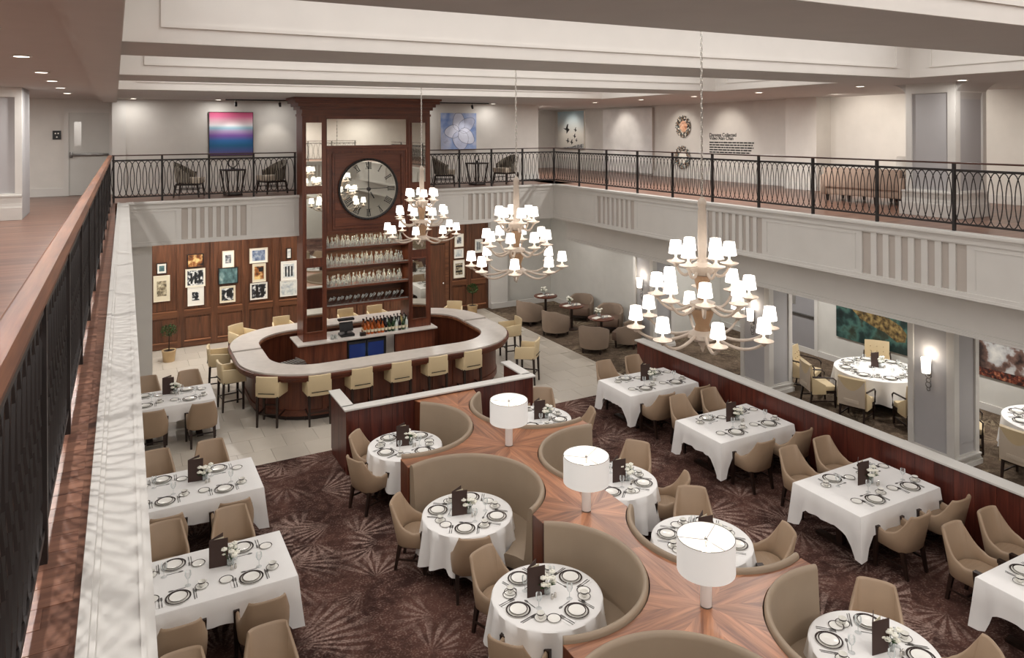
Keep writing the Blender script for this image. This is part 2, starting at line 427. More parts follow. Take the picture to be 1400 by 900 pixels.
# lower floor
sbox('floor', 'grout', -1, 17, -6, 23.2, -.25, -.012)
carp = sbox('floor_carpet', 'carpet', .0, 10.95, -6, 14.15, -.012, 0)
sbox('floor_carpet_right', 'carpet2', 11.14, 16.6, -6, 23.0, -.012, 0)
floor = bpy.data.objects['floor']
tile_me = None
TW = .62
tile_me = MB().box(0, TW - .006, 0, TW - .006, -.012, 0).mesh('stone_tile', 'marble', bevel=.002, seg=1, smooth=False)
ny = 0
y = 14.155
while y < 22.8:
    x = .76 - (TW / 2 if ny % 2 else 0)
    while x < 11.1:
        if x + TW > .7 and x + TW < 11.16:
            # tiles wholly under the bar body are left out
            if not (3.2 < x and x + TW < 7.9 and 16.6 < y and y + TW < 18.9):
                link('stone_tile', tile_me, floor, (x, y, 0))
        x += TW
    y += TW; ny += 1

# gallery floors
gl = sbox('floor_gallery_left', 'plank', -5.2, -.0, -6, 21.6, MZ - .3, MZ - .004)
gb = sbox('floor_gallery_back', 'plank', .0, 12.2, 18.8, 21.2, MZ - .3, MZ - .004)
gr = sbox('floor_gallery_right', 'plank', 11.5, 16.6, -6, 27.2, MZ - .3, MZ - .004)
# near boards of the left gallery, board by board
pl_me = {}
rng = random.Random(3)
y = 1.2; pw = .125
while y < 7.6:
    x = -3.4 - rng.random()
    while x < -.22:
        ln = rng.choice([1.1, 1.5, 1.9])
        x1 = min(x + ln, -.13)
        if x1 - x > .2:
            key = round(x1 - x, 3)
            me = MB().box(0, x1 - x - .003, 0, pw - .003, -.004, 0).mesh('floor_board', 'plank', smooth=False)
            link('floor_board', me, gl, (x, y, MZ))
        x = x1 + .0001
        if x1 >= -.14: break
    y += pw

# ceilings: beams, gallery soffits, coffers
sbox('ceiling', 'ceil', -5.2, 17, -6, 27.2, CTOP, CTOP + .1)
sbox('ceiling_left', 'ceil', -5.2, .05, -6, 27.2, SOF, CTOP)
sbox('ceiling_right', 'ceil', 11.45, 17, -6, 27.2, SOF, CTOP)
sbox('ceiling_back', 'ceil', .05, 11.45, 16.3, 27.2, SOF, CTOP)
for i, (a, b) in enumerate(BEAMS):
    o = sbox('ceiling_beam_%d' % (i + 1), 'ceil', .05, 11.45, a, b, SOF, CTOP)
# bright white coffer linings with a picture moulding
def coffer(i, a, b):
    o = struct(MB().box(.062, 11.438, a + .0, a + .012, SOF + .004, CTOP).box(.062, 11.438, b - .012, b, SOF + .004, CTOP)
               .box(.05, .062, a, b, SOF + .004, CTOP).box(11.438, 11.45, a, b, SOF + .004, CTOP).obj('trim_%d' % (i + 1), 'cofw', smooth=False))
    zz = SOF + .15
    MB().box(.38, 11.1, b - .034, b - .012, zz, zz + .035).box(.38, .415, b - .034, b - .012, zz + .035, CTOP - .2).box(11.065, 11.1, b - .034, b - .012, zz + .035, CTOP - .2).obj('moulding', 'cofw', o, smooth=False)
    MB().box(11.416, 11.438, a + .35, b - .35, zz, zz + .035).box(11.416, 11.438, b - .385, b - .35, zz + .035, CTOP - .2).obj('moulding', 'cofw', o, smooth=False)
for i, (a, b) in enumerate(BAYS): coffer(i, a, b)
# cornice along the left gallery
struct(MB().box(-.33, .045, -6, 21, SOF - .05, SOF).box(-.26, .05, -6, 21, SOF - .09, SOF - .05).obj('trim_10', 'ceil', smooth=False))

# upper walls
sbox('wall_gallery_back', 'wallup', .2, 12.2, 21.0, 21.15, MZ, SOF)
sbox('wall_gallery_back_pier', 'white', -.06, .24, 20.92, 21.6, MZ, SOF)
sbox('wall_gallery_door', 'wallup', -5.2, -.06, 21.6, 21.75, MZ, SOF)
sbox('wall_gallery_left', 'wallup', -5.2, -5.05, -6, 21.6, MZ, SOF)
sbox('wall_gallery_right', 'wallup', 16.5, 16.65, -6, 27.2, MZ, SOF)
sbox('wall_gallery_end', 'wallup', 12.2, 16.5, 27.0, 27.15, MZ, SOF)
sbox('wall_gallery_corridor', 'wallup', 12.05, 12.2, 21.15, 27.0, MZ, SOF)
sbox('wall_front', 'wallup', -5.2, 17, -6.15, -6, -.2, CTOP)
# lower walls
wb = sbox('wall_back', 'panelwood', .74, 11.3, 22.92, 23.1, 0, 3.5)
sbox('wall_back_right', 'walllow', 11.3, 13.95, 22.92, 23.1, 0, 3.5)
sbox('wall_back_pilaster', 'white', 11.3, 11.95, 22.72, 22.92, 0, 3.5)
sbox('wall_left_return', 'white', .1, .74, 18.9, 23.1, 0, 3.5)
sbox('wall_left', 'walllow', -.35, -.12, -6, 18.9, 0, MZ - .3)
sbox('wall_lounge', 'walllow', 13.8, 13.95, 17.3, 22.92, 0, 3.5)
wr = sbox('wall_right', 'walllow', 16.6, 16.75, -6, 17.5, 0, 2.84)
sbox('wall_right_end', 'walllow', 13.95, 16.6, 17.35, 17.5, 0, 2.84)
sbox('ceiling_lower_back', 'ceil', .1, 14, 18.95, 23.1, 3.52, MZ - .3)
sbox('ceiling_lower_right', 'ceil', 12.0, 16.7, -6, 18.94, 2.84, MZ - .3)
# baseboards
for nm, b in [('baseboard_gallery_back', (.24, 12.2, 20.97, 21.0, MZ, MZ + .18)), ('baseboard_gallery_door', (-5, -1.12, 21.57, 21.6, MZ, MZ + .2)),
              ('baseboard_gallery_right', (16.46, 16.5, -6, 27, MZ, MZ + .18)), ('baseboard_back_right', (11.3, 13.8, 22.66, 22.72, 0, .18)),
              ('baseboard_left_return', (.74, .77, 18.9, 22.92, 0, .16)), ('baseboard_lounge', (13.76, 13.8, 17.3, 22.7, 0, .16)), ('baseboard_right', (16.56, 16.6, -6, 17.3, 0, .15))]:
    sbox(nm, 'white', *b)

# ------------------------------------------------------------------ fascias round the void
def fascia(name, org, du, dn, length, groups):
    """org on the floor edge, du along, dn towards the void"""
    M = Matrix(((du[0], dn[0], 0, org[0]), (du[1], dn[1], 0, org[1]), (0, 0, 1, 0), (0, 0, 0, 1)))
    T = .16
    cuts = [0] + [q for g in groups for q in g] + [length]
    b = MB(M)
    for i in range(0, len(cuts), 2): b.box(cuts[i], cuts[i + 1], -T, 0, 3.6, 4.32)
    b.box(0, length, -T, 0, 3.5, 3.6).box(0, length, -T, 0, 4.32, MZ)
    o = struct(b.obj(name, 'white', smooth=False))
    MB(M).box(0, length, -.02, .07, MZ - .05, MZ + .012).obj('ledge_cap', 'white', o, bevel=.008)
    MB(M).box(0, length, 0, .035, MZ - .085, MZ - .05).box(0, length, 0, .02, MZ - .16, MZ - .085).obj('cornice_moulding', 'white', o, smooth=False)
    MB(M).box(0, length, 0, .03, 3.5, 3.545).box(0, length, 0, .018, 3.545, 3.6).obj('base_moulding', 'white', o, smooth=False)
    for g in groups:
        MB(M).box(g[0], g[1], -T, -.03, 3.6, 4.32).obj('flute_recess', 'taupe', o, smooth=False)
        n = 8; p = (g[1] - g[0]) / (n + .0)
        sw = p * .46
        sl = MB(M).box(-sw / 2, sw / 2, -.03, -.002, 3.6, 4.32)
        for k in range(n + 1):
            u = g[0] + k * p
            if 0 < k < n: MB(M).box(u - sw / 2, u + sw / 2, -.03, -.001, 3.6, 4.32).obj('slat', 'white', o, smooth=False)
        # thin panel mould on both sides of the flutes
    edges = [0] + [q for g in groups for q in g] + [length]
    for i in range(0, len(edges), 2):
        a, c = edges[i] + .12, edges[i + 1] - .12
        if c - a > .4:
            MB(M).box(a, c, 0, .008, 4.26, 4.275).box(a, a + .015, 0, .008, 3.66, 4.27).box(c - .015, c, 0, .008, 3.66, 4.27).obj('panel_moulding', 'white', o, smooth=False)
    return o
fascia('wall_fascia_back_left', (.22, 18.75), (1, 0), (0, -1), 4.03 - .22, [(1.35 - .22, 2.78 - .22)])
fascia('wall_fascia_back_right', (7.35, 18.75), (1, 0), (0, -1), 11.4 - 7.35, [(8.63 - 7.35, 10.13 - 7.35)])
fr_ = fascia('wall_fascia_right', (11.4, 18.75), (0, -1), (-1, 0), 18.75 + 6, [(18.75 - 16.5, 18.75 - 14.9), (18.75 - 12.3, 18.75 - 10.75), (18.75 - 8.5, 18.75 - 6.7), (18.75 - 4.2, 18.75 - 2.5)])
# lower band of the right side with its lip
struct(MB().box(11.85, 12.0, -6, 18.75, 2.82, 3.5).box(11.56, 11.85, -6, 18.75, 3.5, 3.56).obj('wall_fascia_band', 'white', smooth=False))
struct(MB().box(11.8, 11.85, -6, 18.75, 2.82, 2.86).box(11.82, 11.85, -6, 18.75, 2.86, 2.9).obj('trim_11', 'white', smooth=False))
# the front of the void, behind the camera (seen in the mirrors)
sbox('floor_gallery_front', 'plank', .0, 11.5, -6, -2.66, MZ - .3, MZ - .004)
fascia('wall_fascia_front', (11.4, -2.5), (-1, 0), (0, 1), 11.2, [(1.3, 2.8), (8.4, 9.9)])
sbox('wall_front_lower', 'walllow', -.1, 11.0, -5.9, -5.75, 0, MZ - .3)
column('wall_column_front_1', 8.2, 9.0, -5.9, -5.3, MZ, SOF) if False else None
# left ledge: follows the slight skew of the left railing
LA = -.0099
ML = Matrix.Translation((-.11, 2.5, 0)) @ Matrix.Rotation(LA, 4, 'Z')
lo = struct(MB(ML).box(0, .22, -8, 16.3, MZ - .95, MZ).obj('trim_12', 'white', smooth=False))
MB(ML).box(-.004, .03, -8, 16.3, MZ, MZ + .02).box(.03, .05, -8, 16.3, MZ, MZ + .01).box(.175, .19, -8, 16.3, MZ, MZ + .006).obj('moulding', 'white', lo, smooth=False)
sbox('trim_13', 'plank', -.34, .0, -6, 18.9, MZ - .3, MZ - .003)

# ------------------------------------------------------------------ columns
def column(name, x0, x1, y0, y1, z0, z1, base=.32):
    o = sbox(name, 'panelgrey', x0, x1, y0, y1, z0, z1)
    e = .035; fw = .11
    b = MB()
    for (xa, xb, ya, yb) in ((x0 - e, x0, y0 - e, y0 + fw), (x0 - e, x0, y1 - fw, y1), (x0, x0 + fw, y0 - e, y0), (x1 - fw, x1, y0 - e, y0)):
        b.box(xa, xb, ya, yb, z0 + base, z1)
    b.box(x0 - e, x0, y0 + fw, y1 - fw, z1 - .18, z1).box(x0 + fw, x1 - fw, y0 - e, y0, z1 - .18, z1)
    b.box(x0 - e, x0, y0 + fw, y1 - fw, z0 + base, z0 + base + .06).box(x0 + fw, x1 - fw, y0 - e, y0, z0 + base, z0 + base + .06)
    b.obj('panel_frame', 'white', o, smooth=False)
    b = MB()
    for k, (q, h0, h1) in enumerate([(.10, 0, base * .55), (.075, base * .55, base * .7), (.06, base * .7, base), (.08, base, base + .03)]):
        b.box(x0, x1, y0 - q, y0, z0 + h0, z0 + h1).box(x0 - q, x0, y0 - q, y1 + q, z0 + h0, z0 + h1)
    b.obj('plinth_moulding', 'white', o, smooth=False)
    return o
for k, yy in enumerate((3.75, 8.0, 12.25, 16.4)):
    column('wall_column_lower_%d' % (k + 1), 13.2, 13.92, yy, yy + .85, 0, 2.84, .16)
column('wall_column_upper_1', 13.1, 14.0, 7.9, 8.8, MZ, SOF, .42)
column('wall_column_upper_2', 13.1, 14.0, 3.6, 4.5, MZ, SOF, .42)
column('wall_column_upper_3', -2.6, -1.5, 16.25, 17.6, MZ, SOF, .42)
sbox('wall_pier_upper', 'wallup', 15.95, 16.5, 13.2, 14.2, MZ, SOF)
sbox('baseboard_pier_upper', 'white', 15.91, 16.46, 13.16, 14.2, MZ, MZ + .18)
# curved brackets where the upper column meets the ceiling
for yy, sgn in ((7.9, -1), (8.8, 1)):
    P = [(0, 0)] + [(.25 - .25 * math.cos(t), .25 - .25 * math.sin(t)) for t in [PI / 2 * i / 8 for i in range(9)]][::-1]
    P = [(0, 0), (.3, 0)] + [(.3 - .3 * math.sin(t), .3 - .3 * math.cos(t)) for t in [PI / 2 * i / 8 for i in range(9)]]
    M = Matrix(((0, 0, 1, 13.1), (sgn, 0, 0, yy), (0, -1, 0, SOF), (0, 0, 0, 1)))
    struct(MB(M).prism(P, 0, .9).obj('trim_%d' % (20 + (sgn > 0)), 'ceil', smooth=False))

# ------------------------------------------------------------------ low panelled walls
def low_wall(name, x0, x1, y0, y1, h, face, cap=.035):
    """wood core with veneer boards on the visible face and a white cap"""
    o = sbox(name, 'wallwood', x0, x1, y0, y1, 0, h)
    cp = MB().box(x0 - .05, x1 + .05, y0 - .05, y1 + .05, h, h + cap).obj('cap', 'white', o, bevel=.008)
    return o
def boards(parent, face, fixed, a, b, h, w_=.3, t=.012, z0=.1):
    n = max(1, int(round((b - a) / w_))); w2 = (b - a) / n
    for i in range(n):
        u0 = a + i * w2 + .002; u1 = a + (i + 1) * w2 - .002
        if face == 'x-': m = MB().box(fixed - t, fixed, u0, u1, z0, h - .004)
        elif face == 'x+': m = MB().box(fixed, fixed + t, u0, u1, z0, h - .004)
        elif face == 'y-': m = MB().box(u0, u1, fixed - t, fixed, z0, h - .004)
        m.obj('veneer_board', 'wallwood', parent, smooth=False)
lw = low_wall('wall_low_right', 10.95, 11.12, -1.5, 14.2, 1.06, 'x-')
boards(lw, 'x-', 10.95, 3.0, 14.2, 1.06)
boards(lw, 'y-', -1.5, 10.95, 11.12, 1.06)
pw_ = low_wall('wall_low_bar', 3.6, 7.38, 12.98, 13.1, 1.14, 'y-')
boards(pw_, 'y-', 12.98, 3.6, 7.38, 1.14, .21)
pl_ = low_wall('wall_low_bar_left', 3.6, 3.72, 13.151, 14.02, 1.14, 'x-')
boards(pl_, 'x-', 3.6, 12.98, 14.02, 1.14, .26)
pr_ = low_wall('wall_low_bar_right', 7.26, 7.38, 13.151, 14.0, 1.14, 'x+')
boards(pr_, 'x+', 7.38, 12.98, 14.0, 1.14, .26)

# ------------------------------------------------------------------ doors
def push_door(name, M, w_, h, leaf='dooring'):
    """door in the plane y=0 of M facing -y"""
    o = struct(MB(M).box(.04, w_ - .04, -.02, .03, .01, h - .04).obj(name, leaf, smooth=False))
    MB(M).box(-.06, .04, -.05, .03, 0, h + .06).box(w_ - .04, w_ + .06, -.05, .03, 0, h + .06).box(.04, w_ - .04, -.05, .03, h - .04, h + .06).obj('door_frame', 'white', o, smooth=False)
    MB(M).box(.06, w_ - .06, -.075, -.045, .99, 1.05).box(.06, .13, -.085, -.02, .95, 1.09).box(w_ * .55, w_ - .06, -.08, -.045, 1.0, 1.04).obj('push_bar', 'steeld', o, bevel=.006)
    pn = MB(M).box(.16, .32, -.024, -.018, 1.25, 1.85).obj('window_pane', 'steel', o, smooth=False)
    return o
push_door('door_1', Matrix.Translation((-1.06, 21.6, MZ)), .98, 2.12)
push_door('door_2', Matrix.Translation((16.6, 14.75, 0)) @ Matrix.Rotation(-PI / 2, 4, 'Z'), 1.0, 2.1, 'doorgrey')
sg = thing('door_sign', 'small dark square sign with white marks left of the upper emergency door', 'sign', (-1.27, 21.6, 6.02))
MB().box(-.09, .09, -.02, -.001, -.11, .11).obj('sign_plate', 'blackp', sg, smooth=False)
for q in ((-.03, .04), (.03, .04), (0, -.05)): MB().lathe([(.018, 0), (.018, .003)], 10).obj('sign_mark', 'mat_white', sg).matrix_local = Matrix.Translation((q[0], -.021, q[1])) @ Matrix.Rotation(PI / 2, 4, 'X')

# ------------------------------------------------------------------ pixel helpers (a pixel gives a direction; the plane gives the distance)
def ray(u, v):
    a = (u - 700) / FPX; b = (177.8 - v) / FPX
    d = fwd + rgt * a + upv * b
    return d
def on_y(u, v, Y):
    d = ray(u, v); t = Y / d.y; return (d.x * t, CAMZ + d.z * t)
def on_x(u, v, X):
    d = ray(u, v); t = X / d.x; return (d.y * t, CAMZ + d.z * t)
def on_z(u, v, z):
    d = ray(u, v); t = (z - CAMZ) / d.z; return (d.x * t, d.y * t)

# ------------------------------------------------------------------ panelled back wall
xs = [.78, 1.62, 2.5, 3.36, 4.22, 5.08, 5.94, 6.8, 7.66, 8.5]
def wall_panel(x0, x1, yw=22.92):
    # stiles and rails proud of the wall, recessed field with a raised border
    MB().box(x0, x0 + .09, yw - .03, yw, .0, 3.48).box(x1 - .09, x1, yw - .03, yw, .0, 3.48).obj('panel_stile', 'panelwood', wb, smooth=False)
    MB().box(x0 + .09, x1 - .09, yw - .03, yw, .0, .16).box(x0 + .09, x1 - .09, yw - .03, yw, .86, 1.02).box(x0 + .09, x1 - .09, yw - .03, yw, 3.36, 3.48).obj('panel_rail', 'panelwoodx', wb, smooth=False)
    for z0, z1 in ((.16, .86), (1.02, 3.36)):
        MB().box(x0 + .14, x1 - .14, yw - .016, yw, z0 + .05, z1 - .05).obj('panel', 'panelwood', wb, smooth=False)
        MB().box(x0 + .09, x1 - .09, yw - .045, yw - .0, z0, z0 + .03).obj('panel_moulding', 'veneer', wb, smooth=False)
for a, b in zip(xs[:-1], xs[1:]): wall_panel(a, b)
for a, b in ((9.85, 10.55), (10.55, 11.28)): wall_panel(a, b)
dr = struct(MB().box(8.62, 9.68, 22.88, 22.92, 0, 2.3).obj('door_3', 'panelwood', smooth=False))
MB().box(8.52, 8.62, 22.86, 22.92, 0, 2.35).box(9.68, 9.8, 22.86, 22.92, 0, 2.35).box(8.52, 9.8, 22.84, 22.92, 2.35, 2.55).obj('door_frame', 'panelwoodx', dr, smooth=False)
MB().ball((9.6, 22.84, 1.02), .035, 10, 8).tube([(9.6, 22.88, 1.02), (9.6, 22.84, 1.02)], .015, 8).obj('door_knob', 'silver', dr)
MB().box(8.52, 9.8, 22.89, 22.92, 2.55, 3.48).obj('panel', 'panelwood', dr, smooth=False)

# ------------------------------------------------------------------ framed pictures
blot_mat('print_grey', [(.3, S(30, 30, 34)), (.5, S(120, 122, 126)), (.7, S(214, 212, 206))], 14, 5)
blot_mat('print_dark', [(.42, S(18, 20, 24)), (.52, S(60, 64, 70)), (.6, S(226, 226, 222))], 10, 4)
blot_mat('print_sepia', [(.35, S(70, 60, 46)), (.5, S(150, 138, 112)), (.65, S(214, 204, 176))], 12, 5)
blot_mat('print_teal', [(.3, S(34, 56, 60)), (.55, S(92, 124, 124)), (.75, S(170, 190, 184))], 7, 5, stretch=(1, 1, .6))
blot_mat('print_warm', [(.35, S(44, 26, 18)), (.5, S(150, 90, 44)), (.62, S(232, 196, 130))], 6, 3)
blot_mat('print_blue', [(.35, S(72, 84, 112)), (.5, S(132, 146, 168)), (.7, S(206, 208, 208))], 8, 4)
blot_mat('print_pale', [(.35, S(170, 178, 182)), (.6, S(222, 222, 214))], 8, 5)
def picture(px, label, frame, mat, pr_, inset, Y=22.87, group='framed pictures on the panelled wall', fw=.022, figs=None):
    (x0, z1) = on_y(px[0], px[1], Y); (x1, z0) = on_y(px[2], px[3], Y)
    cx, cz = (x0 + x1) / 2, (z0 + z1) / 2; hw, hh = (x1 - x0) / 2, (z1 - z0) / 2
    t = thing('framed_picture', label, 'picture', (cx, Y, cz), 0, group)
    MB().box(-hw, hw, -.02, .012, hh - fw, hh).box(-hw, hw, -.02, .012, -hh, -hh + fw).box(-hw, -hw + fw, -.02, .012, -hh + fw, hh - fw).box(hw - fw, hw, -.02, .012, -hh + fw, hh - fw).obj('frame', frame, t, smooth=False)
    MB().box(-hw + fw, hw - fw, -.004, .01, -hh + fw, hh - fw).obj('mat_board', mat, t, smooth=False)
    iw, ih = hw * (1 - inset), hh * (1 - inset)
    p = MB().box(-iw, iw, -.009, -.004, -ih, ih).obj('print', pr_, t, smooth=False)
    for (fx, fz, fa, fb) in (figs or []):
        MB().box(fx * iw - fa * iw, fx * iw + fa * iw, -.0105, -.009, fz * ih - fb * ih, fz * ih + fb * ih).obj('print_figure', 'dark', p, smooth=False)
    return t
PIC = [((213.9, 360.3, 228.3, 374.2), 'small black-framed landscape at the upper left end of the panelled wall', 'frame_black', 'mat_white', 'print_teal', .5, None),
       ((209.6, 378, 232.4, 411.3), 'tall cream-matted sepia print at the lower left end of the panelled wall', 'frame_cream', 'mat_cream', 'print_sepia', .42, None),
       ((255.6, 348.2, 278.3, 364.9), 'dark-framed warm amber interior photograph, top of the second panel', 'frame_black', 'dark', 'print_warm', .12, None),
       ((253.4, 368.6, 280.7, 390.9), 'white-framed black and white machinery photograph, middle of the second panel', 'frame_cream', 'mat_white', 'print_dark', .2, [(-.5, -.1, .12, .7), (.0, .0, .12, .8), (.5, .1, .12, .7)]),
       ((256.4, 393.4, 278.8, 416.6), 'white-framed picture with a small square print, bottom of the second panel', 'mat_white', 'mat_white', 'print_dark', .55, None),
       ((303.9, 343.6, 320, 364.9), 'white-framed small grey portrait print, top of the third panel', 'frame_cream', 'mat_white', 'print_grey', .5, None),
       ((298.3, 367, 325.6, 387), 'dark-framed blue-green harbour photograph, middle of the third panel', 'frame_black', 'dark', 'print_teal', .1, None),
       ((300.3, 392.3, 321.9, 412.4), 'cream-framed black and green photograph, bottom of the third panel', 'frame_cream', 'mat_cream', 'print_dark', .25, [(.3, .2, .5, .5)]),
       ((341, 340.2, 366.1, 358.4), 'white-framed bluish landscape print, top of the fourth panel', 'frame_cream', 'mat_white', 'print_blue', .3, None),
       ((345, 361.2, 363.3, 384.8), 'cream-framed yellow collage print, middle of the fourth panel', 'frame_cream', 'mat_cream', 'print_warm', .3, [(.4, .5, .45, .35)]),
       ((342, 388, 365.5, 408), 'white-framed high contrast black and white scene, bottom of the fourth panel', 'mat_white', 'mat_white', 'print_dark', .18, [(-.25, 0, .2, .85), (.55, 0, .25, .8)]),
       ((391.5, 339.5, 398.5, 353.5), 'tiny black-framed picture beside the clock tower', 'frame_black', 'mat_white', 'print_pale', .5, None),
       ((384, 358, 405.5, 382), 'white-framed drawing of three dark figures beside the clock tower', 'mat_white', 'mat_white', 'print_pale', .3, [(-.55, -.1, .14, .75), (0, -.1, .14, .8), (.55, -.1, .14, .75)]),
       ((382.8, 384.5, 406.5, 403.5), 'white-framed pale blue seascape beside the clock tower', 'mat_white', 'mat_white', 'print_pale', .12, None),
       ((621.5, 320.5, 633.6, 337), 'white-framed small dark print, top of the stack right of the wooden door', 'frame_cream', 'mat_white', 'print_grey', .5, None),
       ((621, 340.8, 633.4, 352.3), 'white-framed pale sketch, middle of the stack right of the wooden door', 'mat_white', 'mat_white', 'print_pale', .3, None),
       ((620, 356.4, 635, 379.2), 'white-framed tall landscape, bottom of the stack right of the wooden door', 'frame_cream', 'mat_white', 'print_sepia', .35, [(0, .5, .9, .12), (0, -.4, .9, .15)]),
       ((649.5, 327.5, 659.8, 345), 'white-framed striped drawing at the far right of the panelled wall', 'mat_white', 'mat_white', 'print_pale', .3, [(-.5, 0, .15, .8), (.1, 0, .15, .8), (.6, 0, .12, .8)])]
for p in PIC: picture(p[0], p[1], p[2], p[3], p[4], p[5], figs=p[6])

# ------------------------------------------------------------------ topiary plants
def topiary(loc, label, hz, rb, group, sy=.85):
    t = thing('topiary_plant', label, 'plant', loc, 0, group)
    p = MB().lathe([(.14, 0), (.17, .26), (.18, .27), (.18, .3), (.15, .3), (.145, .27)], 16).obj('pot', 'pot', t)
    MB().lathe([(.145, .25), (.145, .275)], 14).obj('soil', 'soil', t)
    MB().tube([(0, 0, .27), (.01, .01, hz - rb * .6)], .014, 6).obj('stem', 'darkwood', t)
    rg = random.Random(int(hz * 100)); b = MB()
    for i in range(420):
        a = rg.random() * 2 * PI; c = rg.uniform(-1, 1); r = rb * (rg.random() ** .25)
        s_ = math.sqrt(1 - c * c); P = Vector((r * s_ * math.cos(a), r * s_ * math.sin(a), hz + r * c * sy))
        d = Vector((rg.uniform(-1, 1), rg.uniform(-1, 1), rg.uniform(-.4, 1))).normalized(); q = d.cross(Vector((rg.random(), rg.random(), 1))).normalized()
        L_ = rg.uniform(.04, .07)
        b.add([tuple(P - d * L_ * .5), tuple(P + q * L_ * .28), tuple(P + d * L_ * .5), tuple(P - q * L_ * .28)], [(0, 1, 2, 3)])
    o = b.obj('foliage', 'leaf', t, smooth=False); o['kind'] = 'stuff'
    return t
x, y = on_z(231, 494, 0); topiary((x, y, 0), 'round topiary tree in a tan pot by the left end of the panelled wall', .82, .2, None)
x, y = on_z(653, 432, 0); topiary((x - .05, 22.35, 0), 'round topiary tree in a tan pot right of the wooden door', .85, .2, None)

# ------------------------------------------------------------------ the oval bar
def bar_outline(off, n=10): return rrect(2.32 + off, 8.78 - off, 15.48 + off, 19.85 - off, 1.62 - off if off < 1.2 else .45, n)
O0, I0 = bar_outline(0), bar_outline(.68)
bar = thing('bar_counter', 'oval wooden bar with a pale stone top around the clock tower', 'bar')
# split the ring top into a front and a back slab with a gap at both ends
def ring_part(off_o, off_i, z0, z1, test, name, mat):
    o_ = bar_outline(off_o, 24); i_ = bar_outline(off_i, 24)
    # add straight-run points
    pts = [(p, q) for p, q in zip(o_, i_)]
    seq = []
    n = len(pts)
    for k in range(n):
        (a, b), (c, d) = pts[k], pts[(k + 1) % n]
        L_ = math.dist(a, c); m = max(1, int(L_ / .12))
        for j in range(m):
            f = j / m
            seq.append(((a[0] + (c[0] - a[0]) * f, a[1] + (c[1] - a[1]) * f), (b[0] + (d[0] - b[0]) * f, b[1] + (d[1] - b[1]) * f)))
    keep = [test(p[0]) for p in seq]
    st = next(k for k in range(len(seq)) if keep[k] and not keep[k - 1])
    run = []
    k = st
    while keep[k % len(seq)] and len(run) < len(seq): run.append(seq[k % len(seq)]); k += 1
    return MB().strip([r[0] for r in run], [r[1] for r in run], z0, z1).obj(name, mat, bar, ang=30)
YS = 17.95
ring_part(0.02, .66, 1.035, 1.07, lambda p: p[1] < YS - .02, 'counter_top', 'counter')
ring_part(0.02, .66, 1.035, 1.07, lambda p: p[1] > YS + .02, 'counter_top', 'counter')
MB().ring(bar_outline(-.03), bar_outline(.09), .965, 1.033).obj('edge_moulding', 'redwoodx', bar, bevel=.008, ang=30)
MB().ring(bar_outline(.015), bar_outline(.09), .9, .965).obj('edge_moulding', 'redwoodx', bar, ang=30)
MB().ring(bar_outline(.58), bar_outline(.68), .98, 1.03).obj('inner_moulding', 'veneer', bar, ang=30)
MB().ring(bar_outline(.30), bar_outline(.60), .1, .985).obj('base', 'redwood', bar, ang=30)
MB().ring(bar_outline(.34), bar_outline(.60), .0, .1).obj('toe_kick', 'plinth', bar, ang=30)
MB().ring(bar_outline(.275), bar_outline(.31), .1, .22).obj('base_moulding', 'redwoodx', bar, ang=30)
for k in range(7):
    xx = 3.9 + k * .5
    MB().box(xx - .05, xx + .05, 15.48 + .275, 15.48 + .31, .22, .95).obj('base_stile', 'redwood', bar, smooth=False)
# back bar with fridge
bb = thing('back_bar', 'wooden back bar cabinet with a stone top below the clock tower', 'cabinet')
MB().box(3.84, 7.44, 18.1, 19.02, .91, .95).obj('counter_top', 'counter', bb, bevel=.006)
MB().box(3.9, 5.05, 18.16, 18.98, .08, .91).box(6.3, 7.38, 18.16, 18.98, .08, .91).box(5.05, 6.3, 18.8, 18.98, .08, .91).obj('body', 'redwood', bb, smooth=False)
MB().box(3.95, 7.33, 18.22, 18.9, 0, .08).obj('toe_kick', 'plinth', bb, smooth=False)
MB().box(5.05, 6.3, 18.16, 18.8, .08, .1).obj('shelf', 'redwoodx', bb, smooth=False)
fg = thing('bar_fridge', 'undercounter bottle fridge glowing blue behind two glass doors', 'fridge', (5.06, 18.16, .1))
MB().box(0, 1.0, .05, .6, 0, .8).obj('body', 'blackp', fg, smooth=False)
for k in range(2):
    d = MB().box(.02 + k * .48, .48 + k * .48, .01, .05, .05, .74).obj('door', 'blackp', fg, bevel=.004)
    MB().box(.05 + k * .48, .45 + k * .48, -.002, .01, .1, .68).obj('door_glass', 'fridge', d, smooth=False)
MB().box(1.0, 1.22, .02, .6, 0, .8).obj('ice_bin', 'steel', fg, bevel=.01)
point_light('fridge_glow', (5.55, 18.05, .6), .4, (.2, .5, 1), .1)
tr = thing('bar_tray', 'steel drainer tray inside the left end of the bar', 'tray', (3.42, 16.9, .92), .35)
MB().box(-.26, .26, -.2, .2, 0, .015).box(-.26, .26, -.2, -.185, .015, .05).box(.245, .26, -.2, .2, .015, .05).obj('tray', 'steel', tr, smooth=False)
for k in range(7): MB().box(-.22 + k * .07, -.2 + k * .07, -.18, .18, .015, .025).obj('rib', 'steeld', tr, smooth=False)
wk = thing('under_bar_shelf', 'steel work shelf below the bar at its left inner end', 'shelf', (3.42, 16.9, 0), .35)
MB().box(-.28, .28, -.22, .22, .9, .92).box(-.28, -.25, -.22, -.19, 0, .9).box(.25, .28, -.22, -.19, 0, .9).box(-.28, -.25, .19, .22, 0, .9).box(.25, .28, .19, .22, 0, .9).obj('frame', 'steeld', wk, smooth=False)

